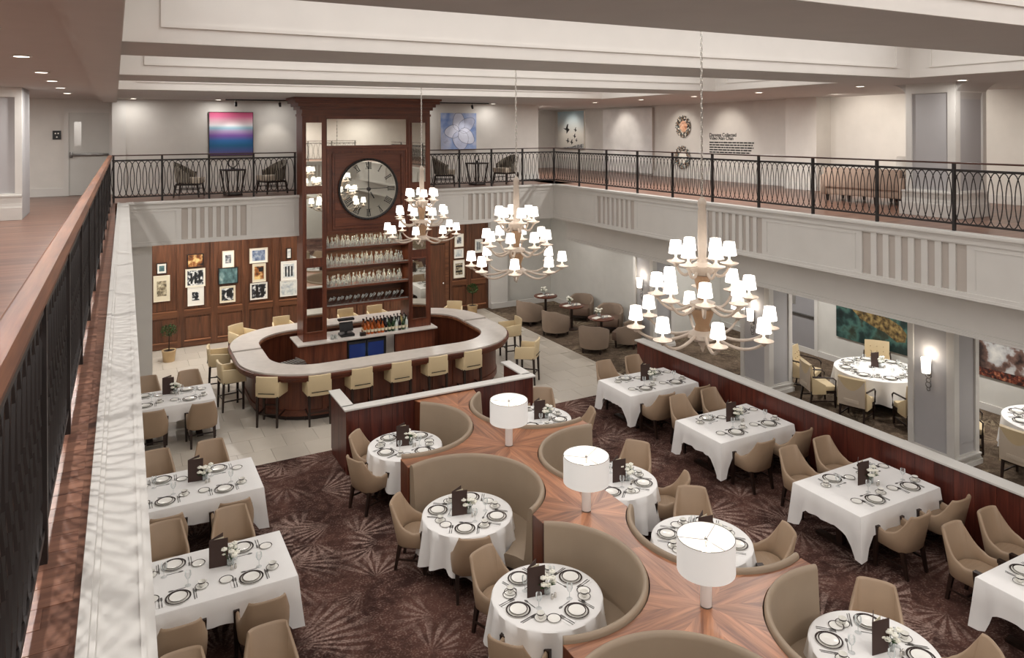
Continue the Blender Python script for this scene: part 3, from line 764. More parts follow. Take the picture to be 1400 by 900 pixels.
# ------------------------------------------------------------------ clock tower
TY = 18.35; TB = 19.0
tw = thing('bar_tower', 'tall mahogany display tower with mirrors and bottle shelves behind the bar', 'cabinet')
for x0, x1 in ((4.02, 4.6), (6.74, 7.35)):
    MB().box(x0, x1, TY, TB, .95, 6.46).obj('pilaster', 'redwood', tw, smooth=False)
    b = MB()
    xm0, xm1 = (4.11, 4.49) if x0 < 5 else (6.84, 7.21)
    for z0, z1 in ((4.75, 6.3), (2.98, 4.55), (1.18, 2.75)):
        m = MB().box(xm0, xm1, TY - .012, TY - .002, z0, z1).obj('mirror', 'mirror', tw, smooth=False)
        MB().box(xm0 - .025, xm0, TY - .02, TY, z0 - .025, z1 + .025).box(xm1, xm1 + .025, TY - .02, TY, z0 - .025, z1 + .025).box(xm0, xm1, TY - .02, TY, z0 - .025, z0).box(xm0, xm1, TY - .02, TY, z1, z1 + .025).obj('mirror_frame', 'redwoodx', tw, smooth=False)
MB().box(4.6, 6.74, TY + .02, TB, 3.52, 6.46).obj('upper_body', 'redwood', tw, smooth=False)
MB().box(4.62, 6.68, TY + .0, TY + .02, 5.73, 6.39).obj('mirror', 'mirror', tw, smooth=False)
MB().box(4.6, 6.74, TY - .01, TY + .02, 6.39, 6.458).box(4.6, 6.74, TY - .01, TY + .02, 5.66, 5.73).obj('mirror_frame', 'redwoodx', tw, smooth=False)
# clock panel: stepped frame round a recessed field
for (q, d0, d1) in ((0, 0, .02), (.13, .0, .035)):
    x0, x1, z0, z1 = 4.62 + q, 6.72 - q, 3.55 + q * .8, 5.64 - q * .8
    f = .05
    MB().box(x0, x1, TY - d1 + .02, TY + .02, z1 - f, z1).box(x0, x1, TY - d1 + .02, TY + .02, z0, z0 + f).box(x0, x0 + f, TY - d1 + .02, TY + .02, z0 + f, z1 - f).box(x1 - f, x1, TY - d1 + .02, TY + .02, z0 + f, z1 - f).obj('panel_moulding', 'redwoodx', tw, smooth=False)
for k in range(9):
    z0 = 3.72 + k * .202
    MB().box(4.82, 6.52, TY + .008, TY + .02, z0, z0 + .199).obj('panel_board', 'redwoodx', tw, smooth=False)
for (z0, z1, q) in ((6.46, 6.52, .02), (6.52, 6.62, .0), (6.62, 6.70, .06), (6.70, 6.78, .12), (6.78, 6.86, .2), (6.86, 6.915, .24)):
    MB().box(4.02 - q, 7.35 + q, TY - q, TB + min(q, .1), z0, z1).obj('cornice', 'redwoodx', tw, smooth=False)
MB().box(4.6, 6.74, TB - .05, TB - .02, 1.72, 3.52).obj('back_panel', 'panelwoodx', tw, smooth=False)
SH = [3.18, 2.70, 2.21, 1.74]
for z in SH:
    MB().box(4.6, 6.74, TY + .03, TB - .05, z - .05, z).obj('shelf', 'redwoodx', tw, smooth=False)
    MB().box(4.6, 6.74, TY + .028, TY + .034, z, z + .03).obj('shelf_lip', 'clearglass', tw, smooth=False)
# warm shelf lighting
for z in SH[:3]:
    area_light('shelf_strip', (5.67, TY + .25, z + .31), 1.9, .03, 7.0, (1, .85, .62))

# bottles on shelves
BPROF = [[(.034, 0), (.037, .02), (.037, .13), (.03, .16), (.012, .19), (.011, .24), (.014, .245), (.014, .26)],
         [(.042, 0), (.045, .015), (.045, .1), (.04, .13), (.014, .155), (.013, .2), (.022, .21), (.022, .245), (.006, .25)],
         [(.03, 0), (.032, .01), (.032, .17), (.024, .2), (.011, .22), (.011, .27), (.013, .28)],
         [(.05, 0), (.052, .02), (.05, .08), (.03, .12), (.015, .135), (.014, .17), (.024, .18), (.018, .22), (.004, .225)]]
bt_me = [[MB().lathe(p, 10).mesh('bottle', 'clearb' if False else 'bottle_clearb') for p in BPROF]]
clear('botglass', S(232, 238, 234), .18)
bglass = [MB().lathe(p, 10).mesh('decanter', 'botglass') for p in BPROF]
rg = random.Random(11)
names = ['top', 'second', 'third']
for si, z in enumerate(SH[:3]):
    x = 4.68
    while x < 6.67:
        me = rg.choice(bglass)
        o = link('glass_bottle', me, None, (x, TY + rg.uniform(.12, .22), z), 0); s_ = rg.uniform(.9, 1.12); o.scale = (1, 1, s_)
        tag(o, 'clear glass bottle in the front row on the %s shelf of the tower' % names[si], 'bottle', 'clear bottles on the %s tower shelf' % names[si])
        x += rg.uniform(.078, .1)
    x = 4.72
    while x < 6.65:
        me = rg.choice(bglass)
        o = link('glass_bottle', me, None, (x, TY + rg.uniform(.36, .46), z), 0)
        tag(o, 'clear glass bottle in the rear row on the %s shelf of the tower' % names[si], 'bottle', 'clear bottles at the back of the %s tower shelf' % names[si])
        x += rg.uniform(.11, .15)
# lowest shelf: stemware lying in a row
glass_lie = MB(Matrix.Rotation(.5, 4, 'Y')).lathe([(.03, 0), (.032, .004), (.005, .01), (.004, .08), (.02, .1), (.034, .14), (.03, .19)], 10, cap=False).mesh('glass', 'botglass')
for k in range(19):
    o = link('wine_glass', glass_lie, None, (4.66 + k * .104, TY + .14 + .06 * (k % 2), SH[3] + .02), 0)
    tag(o, 'wine glass leaning in the row on the lowest tower shelf', 'glass', 'glasses on the lowest tower shelf')
# spirits on the back bar counter
cols = ['amber', 'amber', 'orange', 'orange', 'orange', 'amber', 'darkb', 'greenb', 'darkb', 'clearb', 'paleb', 'clearb', 'greenb', 'clearb', 'darkb']
bt = {}
def spirit(c, k):
    if (c, k) not in bt:
        p = BPROF[k]
        t = thing('spirit_bottle', 'x', 'bottle')
        p = [(r_ * 1.12, z_ * 1.22) for r_, z_ in p]
        MB().lathe(p, 12).obj('glass_body', 'bottle_' + c, t)
        MB().lathe([(p[-1][0] + .003, p[-1][1] - .02), (p[-1][0] + .003, p[-1][1] + .015)], 8).obj('stopper', 'blackp', t)
        MB().lathe([(p[2][0] + .0015, .055), (p[2][0] + .0015, .12)], 12, cap=False).obj('paper_label', 'mat_cream', t)
        bt[(c, k)] = Proto(t)
    return bt[(c, k)]
desc = {'amber': 'amber whisky bottle', 'orange': 'orange liqueur bottle', 'darkb': 'dark wine bottle', 'greenb': 'dark green bottle', 'clearb': 'clear spirit bottle', 'paleb': 'pale yellow bottle'}
rows = [('front', 18.3), ('middle', 18.45), ('rear', 18.6)]
for ri, (rn, yy) in enumerate(rows):
    for k in range(13):
        xx = 5.55 + k * .092 + ri * .02
        f = k / 12
        c = rg.choice(['amber', 'orange', 'amber']) if f < .3 else rg.choice(['orange', 'orange', 'amber', 'darkb']) if f < .5 else rg.choice(['darkb', 'darkb', 'clearb', 'greenb']) if f < .75 else rg.choice(['greenb', 'clearb', 'paleb', 'darkb'])
        kk = rg.choice([0, 2, 2])
        spirit(c, kk).put((xx, yy, .95), 0, '%s in the %s row on the back bar counter' % (desc[c], rn), '%ss in the %s row on the back bar' % (desc[c], rn))
cb = MB().box(-.07, .07, -.05, .05, 0, .09).obj('napkin_caddy', 'darkwood', None, bevel=.004); cb.location = (5.47, 18.22, .95)
tag(cb, 'small dark wooden caddy at the front of the back bar bottles', 'caddy')
ps = thing('cash_register', 'black touchscreen register on the back bar counter', 'register', (5.12, 18.5, .95))
MB().box(-.17, .17, -.2, .12, 0, .06).obj('base', 'blackp', ps, bevel=.006)
MB(Matrix.Translation((0, -.02, .2)) @ Matrix.Rotation(-.3, 4, 'X')).box(-.17, .17, -.015, .015, -.1, .13).obj('screen', 'dark', ps, bevel=.004)
MB().box(-.03, .03, .0, .05, .05, .2).obj('stand', 'blackp', ps)
MB(Matrix.Translation((0, -.01, .37))).box(-.2, .2, -.06, .08, 0, .05).obj('printer', 'blackp', ps, bevel=.005)
for k in range(4):
    g = MB().lathe([(.03, 0), (.034, .09), (.031, .09), (.028, .006)], 10, cap=False).obj('tumbler', 'botglass'); g.location = (4.72 + (k % 2) * .09, 18.25 + (k // 2) * .1, .95)
    tag(g, 'clear tumbler at the left end of the back bar counter', 'glass', 'tumblers on the back bar counter')

# the clock
CK = (5.665, TY - .02, 4.62); CR = .735
ck = thing('wall_clock', 'large round mirrored clock with roman numerals and a black beaded rim', 'clock', CK)
MX = Matrix.Rotation(PI / 2, 4, 'X')
MB(MX).lathe([(CR, -.0), (CR, .012)], 64).obj('mirror_face', 'mirror', ck)
MB(MX).lathe([(CR - .012, 0), (CR + .045, 0), (CR + .045, .03), (CR + .02, .045), (CR - .012, .03), (CR - .012, 0)], 64, cap=False).obj('rim', 'iron', ck)
bead = MB().ball((0, 0, 0), .017, 6, 5).mesh('rim_bead', 'blackp')
for k in range(60):
    a = 2 * PI * k / 60; link('rim_bead', bead, ck, ((CR + .025) * math.cos(a), -.045, (CR + .025) * math.sin(a)))
num = {1: 'I', 2: 'II', 3: 'III', 4: 'IIII', 5: 'V', 6: 'VI', 7: 'VII', 8: 'VIII', 9: 'IX', 10: 'X', 11: 'XI', 12: 'XII'}
def bar2(b, x0, z0, x1, z1, w_):
    d = Vector((x1 - x0, 0, z1 - z0)); n = Vector((-d.z, 0, d.x)).normalized() * (w_ / 2)
    A, B = Vector((x0, 0, z0)), Vector((x1, 0, z1))
    P = [A - n, A + n, B + n, B - n]
    b.add([tuple(p) for p in P] + [tuple(p + Vector((0, -.006, 0))) for p in P], [(0, 1, 2, 3), (4, 7, 6, 5), (0, 4, 5, 1), (1, 5, 6, 2), (2, 6, 7, 3), (3, 7, 4, 0)])
for h, txt in num.items():
    a = PI / 2 - h * PI / 6
    M = Matrix.Translation((math.cos(a) * .595, -.013, math.sin(a) * .595)) @ Matrix.Rotation(-(a - PI / 2), 4, 'Y')
    b = MB(M); wd = {'I': .04, 'V': .075, 'X': .075}; tot = sum(wd[c] for c in txt); x = -tot / 2; H_ = .085
    for c in txt:
        cx = x + wd[c] / 2
        if c == 'I': bar2(b, cx, -H_, cx, H_, .018)
        elif c == 'V': bar2(b, cx - .026, H_, cx, -H_, .018); bar2(b, cx + .026, H_, cx, -H_, .009)
        else: bar2(b, cx - .026, H_, cx + .026, -H_, .018); bar2(b, cx + .026, H_, cx - .026, -H_, .009)
        x += wd[c]
    bar2(b, -tot / 2 - .005, H_, tot / 2 + .005, H_, .007); bar2(b, -tot / 2 - .005, -H_, tot / 2 + .005, -H_, .007)
    b.obj('numeral', 'blackp', ck, smooth=False)
b = MB(Matrix.Translation((0, -.02, 0))); bar2(b, 0, -.7, 0, .7, .014); b.obj('minute_hand', 'blackp', ck, smooth=False)
b = MB(Matrix.Translation((0, -.027, 0))); bar2(b, -.7, -.0, .5, 0.015, .014); b.obj('hour_hand', 'blackp', ck, smooth=False)
b = MB(Matrix.Translation((0, -.02, 0))); bar2(b, .05, -.08, .14, -.24, .022); b.obj('small_hand', 'blackp', ck, smooth=False)
MB(MX).lathe([(.05, .012), (.05, .04), (.02, .05)], 16).obj('hub', 'blackp', ck)

# ------------------------------------------------------------------ bar stools (face +y, origin on the floor under the seat)
def make_stool():
    t = thing('bar_stool', 'x', 'stool')
    MB().box(-.225, .225, -.2, .23, .66, .76).obj('seat', 'cream', t, bevel=.03, seg=3)
    bk_ = MB()
    secs = []
    for i in range(9):
        f = i / 8 * 2 - 1; xx = f * .225; yy = -.235 - .03 * (1 - f * f)
        secs.append([(xx, yy, .62), (xx, yy - .035, 1.05), (xx, yy + .012, 1.055), (xx, yy + .045, .66)])
    bo = MB().loft(secs).obj('backrest', 'cream', t, bevel=.008)
    MB().box(-.17, .17, -.283, -.268, .70, .712).obj('back_slot', 'dark', bo, smooth=False)
    for s_ in (-1, 1):
        MB().loft([[(s_ * .2, -.24, .62), (s_ * .245, -.24, .62), (s_ * .24, -.25, .92), (s_ * .2, -.25, .92)],
                   [(s_ * .26, .24, .62), (s_ * .31, .24, .62), (s_ * .31, .22, .9), (s_ * .265, .22, .9)]]).obj('armrest', 'cream', t, bevel=.012)
        MB().taper((s_ * .235, .19, 0), (.018, .018), (s_ * .235, .19, .64), (.026, .026)).obj('leg', 'darkwood', t)
        MB().taper((s_ * .21, -.24, 0), (.018, .018), (s_ * .21, -.215, .64), (.026, .026)).obj('leg', 'darkwood', t)
        MB().box(s_ * .235 - .01, s_ * .235 + .01, -.22, .19, .22, .245).obj('stretcher', 'darkwood', t)
    MB().box(-.235, .235, .18, .2, .3, .325).obj('footrest', 'darkwood', t)
    MB().box(-.235, .235, -.235, -.22, .26, .28).obj('stretcher', 'darkwood', t)
    MB().box(-.25, .25, -.22, .21, .61, .65).obj('seat_frame', 'darkwood', t)
    return t
ST = Proto(make_stool())
G = 'cream bar stools around the oval bar'
# (x, y of backrest, facing angle: 0 faces +y)
stools = [((2.72, 15.82), -.55, 'cream bar stool at the near left corner of the bar, turned in'),
          ((3.72, 15.42), -.08, 'first cream bar stool along the front of the bar from the left'),
          ((4.62, 15.42), 0, 'second cream bar stool along the front of the bar from the left'),
          ((5.5, 15.42), 0, 'third cream bar stool along the front of the bar from the left'),
          ((6.36, 15.42), 0, 'fourth cream bar stool along the front of the bar from the left'),
          ((7.22, 15.42), .05, 'fifth cream bar stool along the front of the bar from the left'),
          ((8.98, 15.52), .8, 'cream bar stool at the near right end of the bar, seen from its side'),
          ((9.6, 17.6), 1.45, 'cream bar stool at the far right end of the bar, facing left'),
          ((1.98, 17.35), -1.45, 'cream bar stool at the left end of the bar, nearer of the two'),
          ((1.9, 18.75), -1.7, 'cream bar stool at the left end of the bar, farther of the two'),
          ((2.75, 20.55), PI + .55, 'cream bar stool behind the far left curve of the bar'),
          ((3.98, 20.85), PI, 'cream bar stool behind the bar left of the clock tower'),
          ((4.9, 20.85), PI, 'leftmost cream bar stool seen under the tower shelves'),
          ((5.75, 20.85), PI, 'middle cream bar stool seen under the tower shelves'),
          ((6.6, 20.85), PI, 'rightmost cream bar stool seen under the tower shelves'),
          ((7.75, 20.75), PI - .1, 'cream bar stool just right of the clock tower behind the bar'),
          ((8.85, 20.2), PI - .6, 'cream bar stool behind the far right curve of the bar')]
for (p, a, lab) in stools:
    f = rot2((0, 1), a)
    ST.put((p[0] + f[0] * .27, p[1] + f[1] * .27, 0), a, lab, G)

# ------------------------------------------------------------------ banquette island
IH = 1.12
LB = [(4.25, 11.8, 1.14), (4.25, 9.37, 1.1), (4.25, 7.13, 1.1), (4.25, 4.8, 1.1), (4.25, 2.5, 1.1)]
RB = [(6.68, 11.76, 1.14), (6.68, 9.35, 1.1), (6.68, 7.1, 1.1), (6.68, 4.78, 1.1), (6.68, 2.5, 1.1)]
XLS = [3.8, 4.76, 3.8, 4.76]; XRS = [7.05, 5.95, 7.0, 5.95]   # long and short tips alternate
isl = thing('booth_divider', 'curved wooden divider with inlaid veneer top between the booths', 'divider')
def side_arc(c, r, top, left, xt, n=18):
    """boundary points of a booth cut, from the tip side towards the centre line; top=True lower half of the booth (we are below it)"""
    cx, cy = c
    a0 = math.acos(max(-1, min(1, (xt - cx) / r)))
    if left:
        A = [a0 * (1 - i / n) for i in range(n + 1)]
    else:
        A = [a0 + (PI - a0) * i / n for i in range(n + 1)]
    return [(cx + r * math.cos(a), cy + (-1 if top else 1) * r * math.sin(a)) for a in A]
def clip(poly, a, b, c):
    """keep a*x+b*y<=c"""
    out = []
    for i in range(len(poly)):
        p, q = poly[i], poly[(i + 1) % len(poly)]
        dp, dq = a * p[0] + b * p[1] - c, a * q[0] + b * q[1] - c
        if dp <= 0: out.append(p)
        if dp * dq < 0:
            t = dp / (dp - dq); out.append((p[0] + (q[0] - p[0]) * t, p[1] + (q[1] - p[1]) * t))
    return out
def area(P): return .5 * sum(P[i][0] * P[(i + 1) % len(P)][1] - P[(i + 1) % len(P)][0] * P[i][1] for i in range(len(P)))
WG = .015
LAMPS = [(5.47, 10.38), (5.42, 8.12), (5.43, 5.9)]
cells = []
for k in range(4):
    (lx, ly, lr), (rx, ry, rr) = LB[k], RB[k]
    (lx2, ly2, lr2), (rx2, ry2, rr2) = LB[k + 1], RB[k + 1]
    XL, XR = XLS[k], XRS[k]
    P = side_arc((lx, ly), lr + WG, True, True, XL)                     # left tip -> centre, under the upper-left booth
    P += side_arc((rx, ry), rr + WG, True, False, XR)[::-1]             # centre -> right tip, under the upper-right booth
    P += side_arc((rx2, ry2), rr2 + WG, False, False, XR)               # right tip -> centre, over the lower-right booth
    P += side_arc((lx2, ly2), lr2 + WG, False, True, XL)[::-1]
    cells.append((P, LAMPS[k] if k < 3 else (5.43, 3.65)))
(lx, ly, lr), (rx, ry, rr) = LB[0], RB[0]
aw = math.asin(min(1, (12.955 - ly) / (lr + WG)))
top = [(lx + (lr + WG) * math.cos(a), ly + (lr + WG) * math.sin(a)) for a in [aw * (1 - i / 10) for i in range(11)]]
top = [p for p in top if p[0] >= 4.86]
top = [(4.86, 12.955)] + top
rt = [(rx - (rr + WG) * math.cos(a), ry + (rr + WG) * math.sin(a)) for a in [1.2 * i / 10 for i in range(11)]]
rt = [p for p in rt if p[0] <= 6.06] + [(6.06, 12.955)]
cells.insert(0, (top + rt, (5.45, 12.3)))
for P, (lx_, ly_) in cells:
    if area(P) < 0: P = P[::-1]
    MB().prism(P, .0, IH - .012).obj('body', 'redwood', isl, smooth=False)
    # sunburst of veneer sheets about the lamp
    n = 8
    for j in range(n):
        a0 = PI / 8 + 2 * PI * j / n; a1 = a0 + 2 * PI / n; am = (a0 + a1) / 2
        Q = [(p[0] - lx_, p[1] - ly_) for p in P]
        Q = clip(Q, math.sin(a0), -math.cos(a0), 0); Q = clip(Q, -math.sin(a1), math.cos(a1), 0)
        if len(Q) < 3 or abs(area(Q)) < 2e-3: continue
        Q = [rot2(q, -am) for q in Q]
        o = MB().prism(Q, -.012, 0).obj('veneer_sheet', 'veneer', isl, smooth=False)
        o.location = (lx_, ly_, IH); o.rotation_euler = (0, 0, am)

# booths
def booth(c, r, a0, a1, label, group='curved leather booths along the divider'):
    t = thing('banquette_booth', label, 'booth', (c[0], c[1], 0), 0, group)
    n = 34
    A = [a0 + (a1 - a0) * i / n for i in range(n + 1)]
    prof = [(r - .005, .12), (r, 1.14), (r - .012, 1.165), (r - .035, 1.172), (r - .058, 1.16), (r - .072, 1.12), (r - .11, .62), (r - .14, .44), (r - .14, .12)]
    MB().loft([[(q * math.cos(a), q * math.sin(a), z) for q, z in prof] for a in A]).obj('backrest', 'booth', t, ang=50)
    r1 = r - .13; r0 = r - .46
    mid_ = 0 if a0 < 0 else PI
    lo_, hi_ = max(a0, mid_ - 1.7), min(a1, mid_ + 1.7); A2 = [lo_ + (hi_ - lo_) * i / n for i in range(n + 1)]
    sp = [(r0 + .02, .3), (r0, .33), (r0, .43), (r0 + .025, .465), (r0 + .2, .475), (r1, .46), (r1, .3)]
    MB().loft([[(q * math.cos(a), q * math.sin(a), z) for q, z in sp] for a in A2]).obj('seat', 'booth', t, ang=50)
    bp = [(r0 + .06, .0), (r0 + .06, .3), (r - .02, .3), (r - .02, .0)]
    MB().loft([[(q * math.cos(a), q * math.sin(a), z) for q, z in bp] for a in A2]).obj('base', 'plinth', t, ang=50)
    return t
nmL = ['farthest', 'second', 'third', 'nearest']
for k in range(4):
    c = LB[k]; ac = lambda xt: math.acos((xt - c[0]) / (c[2] + WG)) - .01
    hi = math.radians(55) if k == 0 else ac(XLS[k - 1])
    booth((c[0], c[1]), c[2], -ac(XLS[k]), hi, '%s curved taupe booth on the left side of the wooden divider' % nmL[k])
    c = RB[k]
    lo = PI - math.radians(55) if k == 0 else ac(XRS[k - 1]) + .02
    booth((c[0], c[1]), c[2], lo, 2 * PI - ac(XRS[k]) - .02, '%s curved taupe booth on the right side of the wooden divider' % nmL[k])

# drum lamps on the divider
def drum_lamp(loc, label):
    t = thing('drum_lamp', label, 'lamp', loc, 0, 'white drum lamps on the wooden divider')
    MB().lathe([(.058, 0), (.06, .006), (.06, .40), (.05, .41)], 24).obj('base', 'lampbase', t)
    MB().lathe([(.062, 0), (.062, .012)], 24).obj('foot', 'steeld', t)
    MB().lathe([(.012, .41), (.012, .72)], 8).obj('stem', 'silver', t)
    sh = MB().lathe([(.3, .38), (.3, .72), (.294, .72), (.294, .38), (.3, .38)], 48, cap=False).obj('shade', 'drum', t)
    MB().tube([(.297 * math.cos(2 * PI * i / 48), .297 * math.sin(2 * PI * i / 48), .722) for i in range(48)], .004, 5, closed=True).obj('shade_rim', 'steeld', sh)
    b = MB()
    for k in range(3):
        a = 2 * PI * k / 3 + .5; b.tube([(0, 0, .69), (.294 * math.cos(a), .294 * math.sin(a), .715)], .003, 5)
    b.obj('spider', 'steeld', sh)
    MB().ball((0, 0, .70), .018, 8, 6).obj('finial', 'steeld', sh)
    MB().ball((0, 0, .56), .045, 12, 8, 1.3).obj('bulb', 'bulb', t)
    point_light('drum_lamp_light', (loc[0], loc[1], loc[2] + .62), 3.5, (1, .94, .86), .05)
    return t
for p, nm in zip(LAMPS, ('farthest', 'middle', 'nearest')):
    drum_lamp((p[0], p[1], IH), '%s white drum lamp on the wooden divider' % nm)

# ------------------------------------------------------------------ dining chair (faces +y)
def make_chair(name='dining_chair', lea='leather'):
    t = thing(name, 'x', 'chair')
    def plan(s_):     # s in [-1,1]
        a = abs(s_); sg = 1 if s_ >= 0 else -1
        if a < .6:
            ph = a / .6 * PI / 2
            return Vector((sg * .285 * math.sin(ph) ** .72, -.06 - .225 * max(math.cos(ph), 0) ** .72))
        f = (a - .6) / .4
        return Vector((sg * (.285 - .01 * f), -.06 + .185 * f))
    def topz(s_):
        a = abs(s_); x_ = abs(plan(s_).x)
        a0 = .27
        if a < a0: return .885
        q = min(1, (a - a0) / .55)
        return .55 + .335 * (1 - q) ** 2.7 + .02 * max(0, a - .75) / .25
    secs = []
    n = 36
    ss = [-1 + 2 * i / n for i in range(n + 1)]
    ss = sorted(ss + [-.2705, .2705, -.262, .262, .29, -.29, .32, -.32])
    for s_ in ss:
        p = plan(s_); e = 1e-3
        tg = plan(min(1, s_ + e)) - plan(max(-1, s_ - e)); tg.normalize(); nr = Vector((tg.y, -tg.x))   # outward
        zt = topz(s_); bw = max(0, 1 - abs(s_) / .62)
        def P(off, z):
            ln = .11 * max(0, (z - .42)) / .45
            fl = -.02 * max(0, .55 - z) / .2
            q = p + nr * (off + fl * .5); return (q.x * (1 - .06 * bw * max(0, z - .6)), q.y - ln * min(1, bw * 1.5), z)
        th = .042
        secs.append([P(0, .36), P(.004, .5), P(0, zt - .02), P(-.01, zt - .003), P(-th * .5, zt + .004), P(-th + .008, zt - .004), P(-th, zt - .02), P(-th - .006, .5), P(-th, .4), P(-th * .5, .34)])
    MB().loft(secs).obj('shell', lea, t, ang=55)
    out = [(.235 * math.cos(a) * (1 if abs(math.cos(a)) < .8 else .98), 0) for a in (0,)]
    seat = [(-.222, .22), (.222, .22), (.225, .0)] + [(.232 * math.cos(a), -.03 - .2 * math.sin(a)) for a in [PI * i / 10 for i in range(11)]] + [(-.225, .0)]
    MB().prism(seat, .37, .465).obj('seat', lea, t, bevel=.018, seg=2)
    MB().box(-.225, .225, -.2, .2, .325, .362).obj('seat_frame', 'darkwood', t)
    for s_ in (-1, 1):
        MB().taper((s_ * .262, .17, 0), (.018, .02), (s_ * .264, .15, .578), (.034, .042)).obj('leg', 'darkwood', t)
        MB().taper((s_ * .21, -.27, 0), (.018, .018), (s_ * .21, -.2, .36), (.026, .028)).obj('leg', 'darkwood', t)
        MB().box(s_ * .235 - .008, s_ * .235 + .008, -.22, .2, .15, .175).obj('stretcher', 'darkwood', t)
    MB().box(-.23, .23, -.02, 0, .152, .172).obj('stretcher', 'darkwood', t)
    return t
CH = Proto(make_chair())
GC = 'taupe dining chairs'
def chair(bx, by, a, label, off=.37):
    f = rot2((0, 1), a)
    return CH.put((bx + f[0] * off, by + f[1] * off, 0), a, label, GC)

# ------------------------------------------------------------------ tables and cloths
def rect_table(x0, x1, y0, y1, lab, place):
    cx, cy = (x0 + x1) / 2, (y0 + y1) / 2; hx, hy = (x1 - x0) / 2, (y1 - y0) / 2
    t = thing('dining_table', 'dark pedestal table under the cloth of %s' % place, 'table', (cx, cy, 0), 0, 'rectangular dining tables')
    MB().box(-hx + .01, hx - .01, -hy + .01, hy - .01, .71, .742).obj('table_top', 'darkwood', t)
    for s_ in (-1, 1):
        MB().box(s_ * hx * .62 - .05, s_ * hx * .62 + .05, -.05, .05, .04, .71).obj('leg', 'darkwood', t)
        MB().box(s_ * hx * .62 - .06, s_ * hx * .62 + .06, -hy * .7, hy * .7, 0, .04).obj('foot', 'darkwood', t)
    # cloth: loops from the edge down
    rg = random.Random(int(cx * 31 + cy * 17))
    per = []
    N_ = 22
    cor = [(-hx, -hy), (hx, -hy), (hx, hy), (-hx, hy)]
    for k in range(4):
        a, b = cor[k], cor[(k + 1) % 4]; L_ = math.dist(a, b)
        for i in range(N_):
            f = i / N_; per.append(((a[0] + (b[0] - a[0]) * f, a[1] + (b[1] - a[1]) * f), min(f, 1 - f) * L_, ((b[1] - a[1]) / L_, -(b[0] - a[0]) / L_), i == 0, k))
    loops = [[], [], [], []]
    nP = len(per)
    for i, (p, dc, nr, isc, k) in enumerate(per):
        if isc:
            k0 = (k - 1) % 4; a, b = cor[k0], cor[k]; L_ = math.dist(a, b); n0 = ((b[1] - a[1]) / L_, -(b[0] - a[0]) / L_)
            nr = ((nr[0] + n0[0]), (nr[1] + n0[1]))
        q_ = max(0.0, min(1.0, (.24 - dc) / .15)); near = q_ * q_ * (3 - 2 * q_)
        drop = .30 + .29 * near + rg.uniform(-.01, .01)
        out_ = .022 + .03 * near + .012 * math.sin(dc * 19 + k)
        if .05 < dc < .2: out_ -= .05 * math.sin((dc - .05) / .15 * PI)
        loops[0].append((p[0], p[1], .756))
        loops[1].append((p[0] + nr[0] * .006, p[1] + nr[1] * .006, .748))
        loops[2].append((p[0] + nr[0] * (.008 + out_ * .45), p[1] + nr[1] * (.008 + out_ * .45), .75 - drop * .5))
        loops[3].append((p[0] + nr[0] * (.008 + out_), p[1] + nr[1] * (.008 + out_), .75 - drop))
    b = MB(); vs_ = [q for L_ in loops for q in L_]; fs = [tuple(range(nP))]
    for j in range(3):
        for i in range(nP): i2 = (i + 1) % nP; fs.append((j * nP + i, j * nP + i2, (j + 1) * nP + i2, (j + 1) * nP + i))
    b.add(vs_, fs)
    c = b.obj('tablecloth', 'cloth', None, ang=50); c.location = (cx, cy, 0)
    tag(c, lab, 'tablecloth', 'white rectangular tablecloths')
def round_table(cx, cy, r, lab, place, hem=.24, z=.75):
    t = thing('round_table', 'dark round pedestal table under the cloth of %s' % place, 'table', (cx, cy, 0), 0, 'round dining tables')
    MB().lathe([(r - .01, z - .04), (r - .01, z - .008)], 40).obj('table_top', 'darkwood', t)
    MB().lathe([(.28, 0), (.28, .03), (.06, .06), (.05, z - .04)], 20).obj('pedestal', 'darkwood', t)
    rg = random.Random(int(cx * 77 + cy * 13)); n = 96; ph = rg.uniform(0, 6); kf = 13
    loops = [[], [], [], [], []]
    for i in range(n):
        a = 2 * PI * i / n
        w_ = math.sin(kf * a + ph + .8 * math.sin(2 * a)) ; w2 = math.sin(4 * a + ph)
        d = hem + .06 * w2
        for j, (rr_, zz) in enumerate([(r * .97, z + .006), (r + .004, z - .004), (r + .012 + .010 * w_, z - .1), (r + .025 + .04 * w_, (z + d) / 2 - .05), (r + .04 + .065 * w_, d)]):
            loops[j].append((rr_ * math.cos(a), rr_ * math.sin(a), zz))
    b = MB(); vs_ = [q for L_ in loops for q in L_]; fs = [tuple(range(n))]
    for j in range(4):
        for i in range(n): i2 = (i + 1) % n; fs.append((j * n + i, j * n + i2, (j + 1) * n + i2, (j + 1) * n + i))
    b.add(vs_, fs); c = b.obj('tablecloth', 'cloth', None, ang=60); c.location = (cx, cy, 0)
    tag(c, lab, 'tablecloth', 'white round tablecloths')

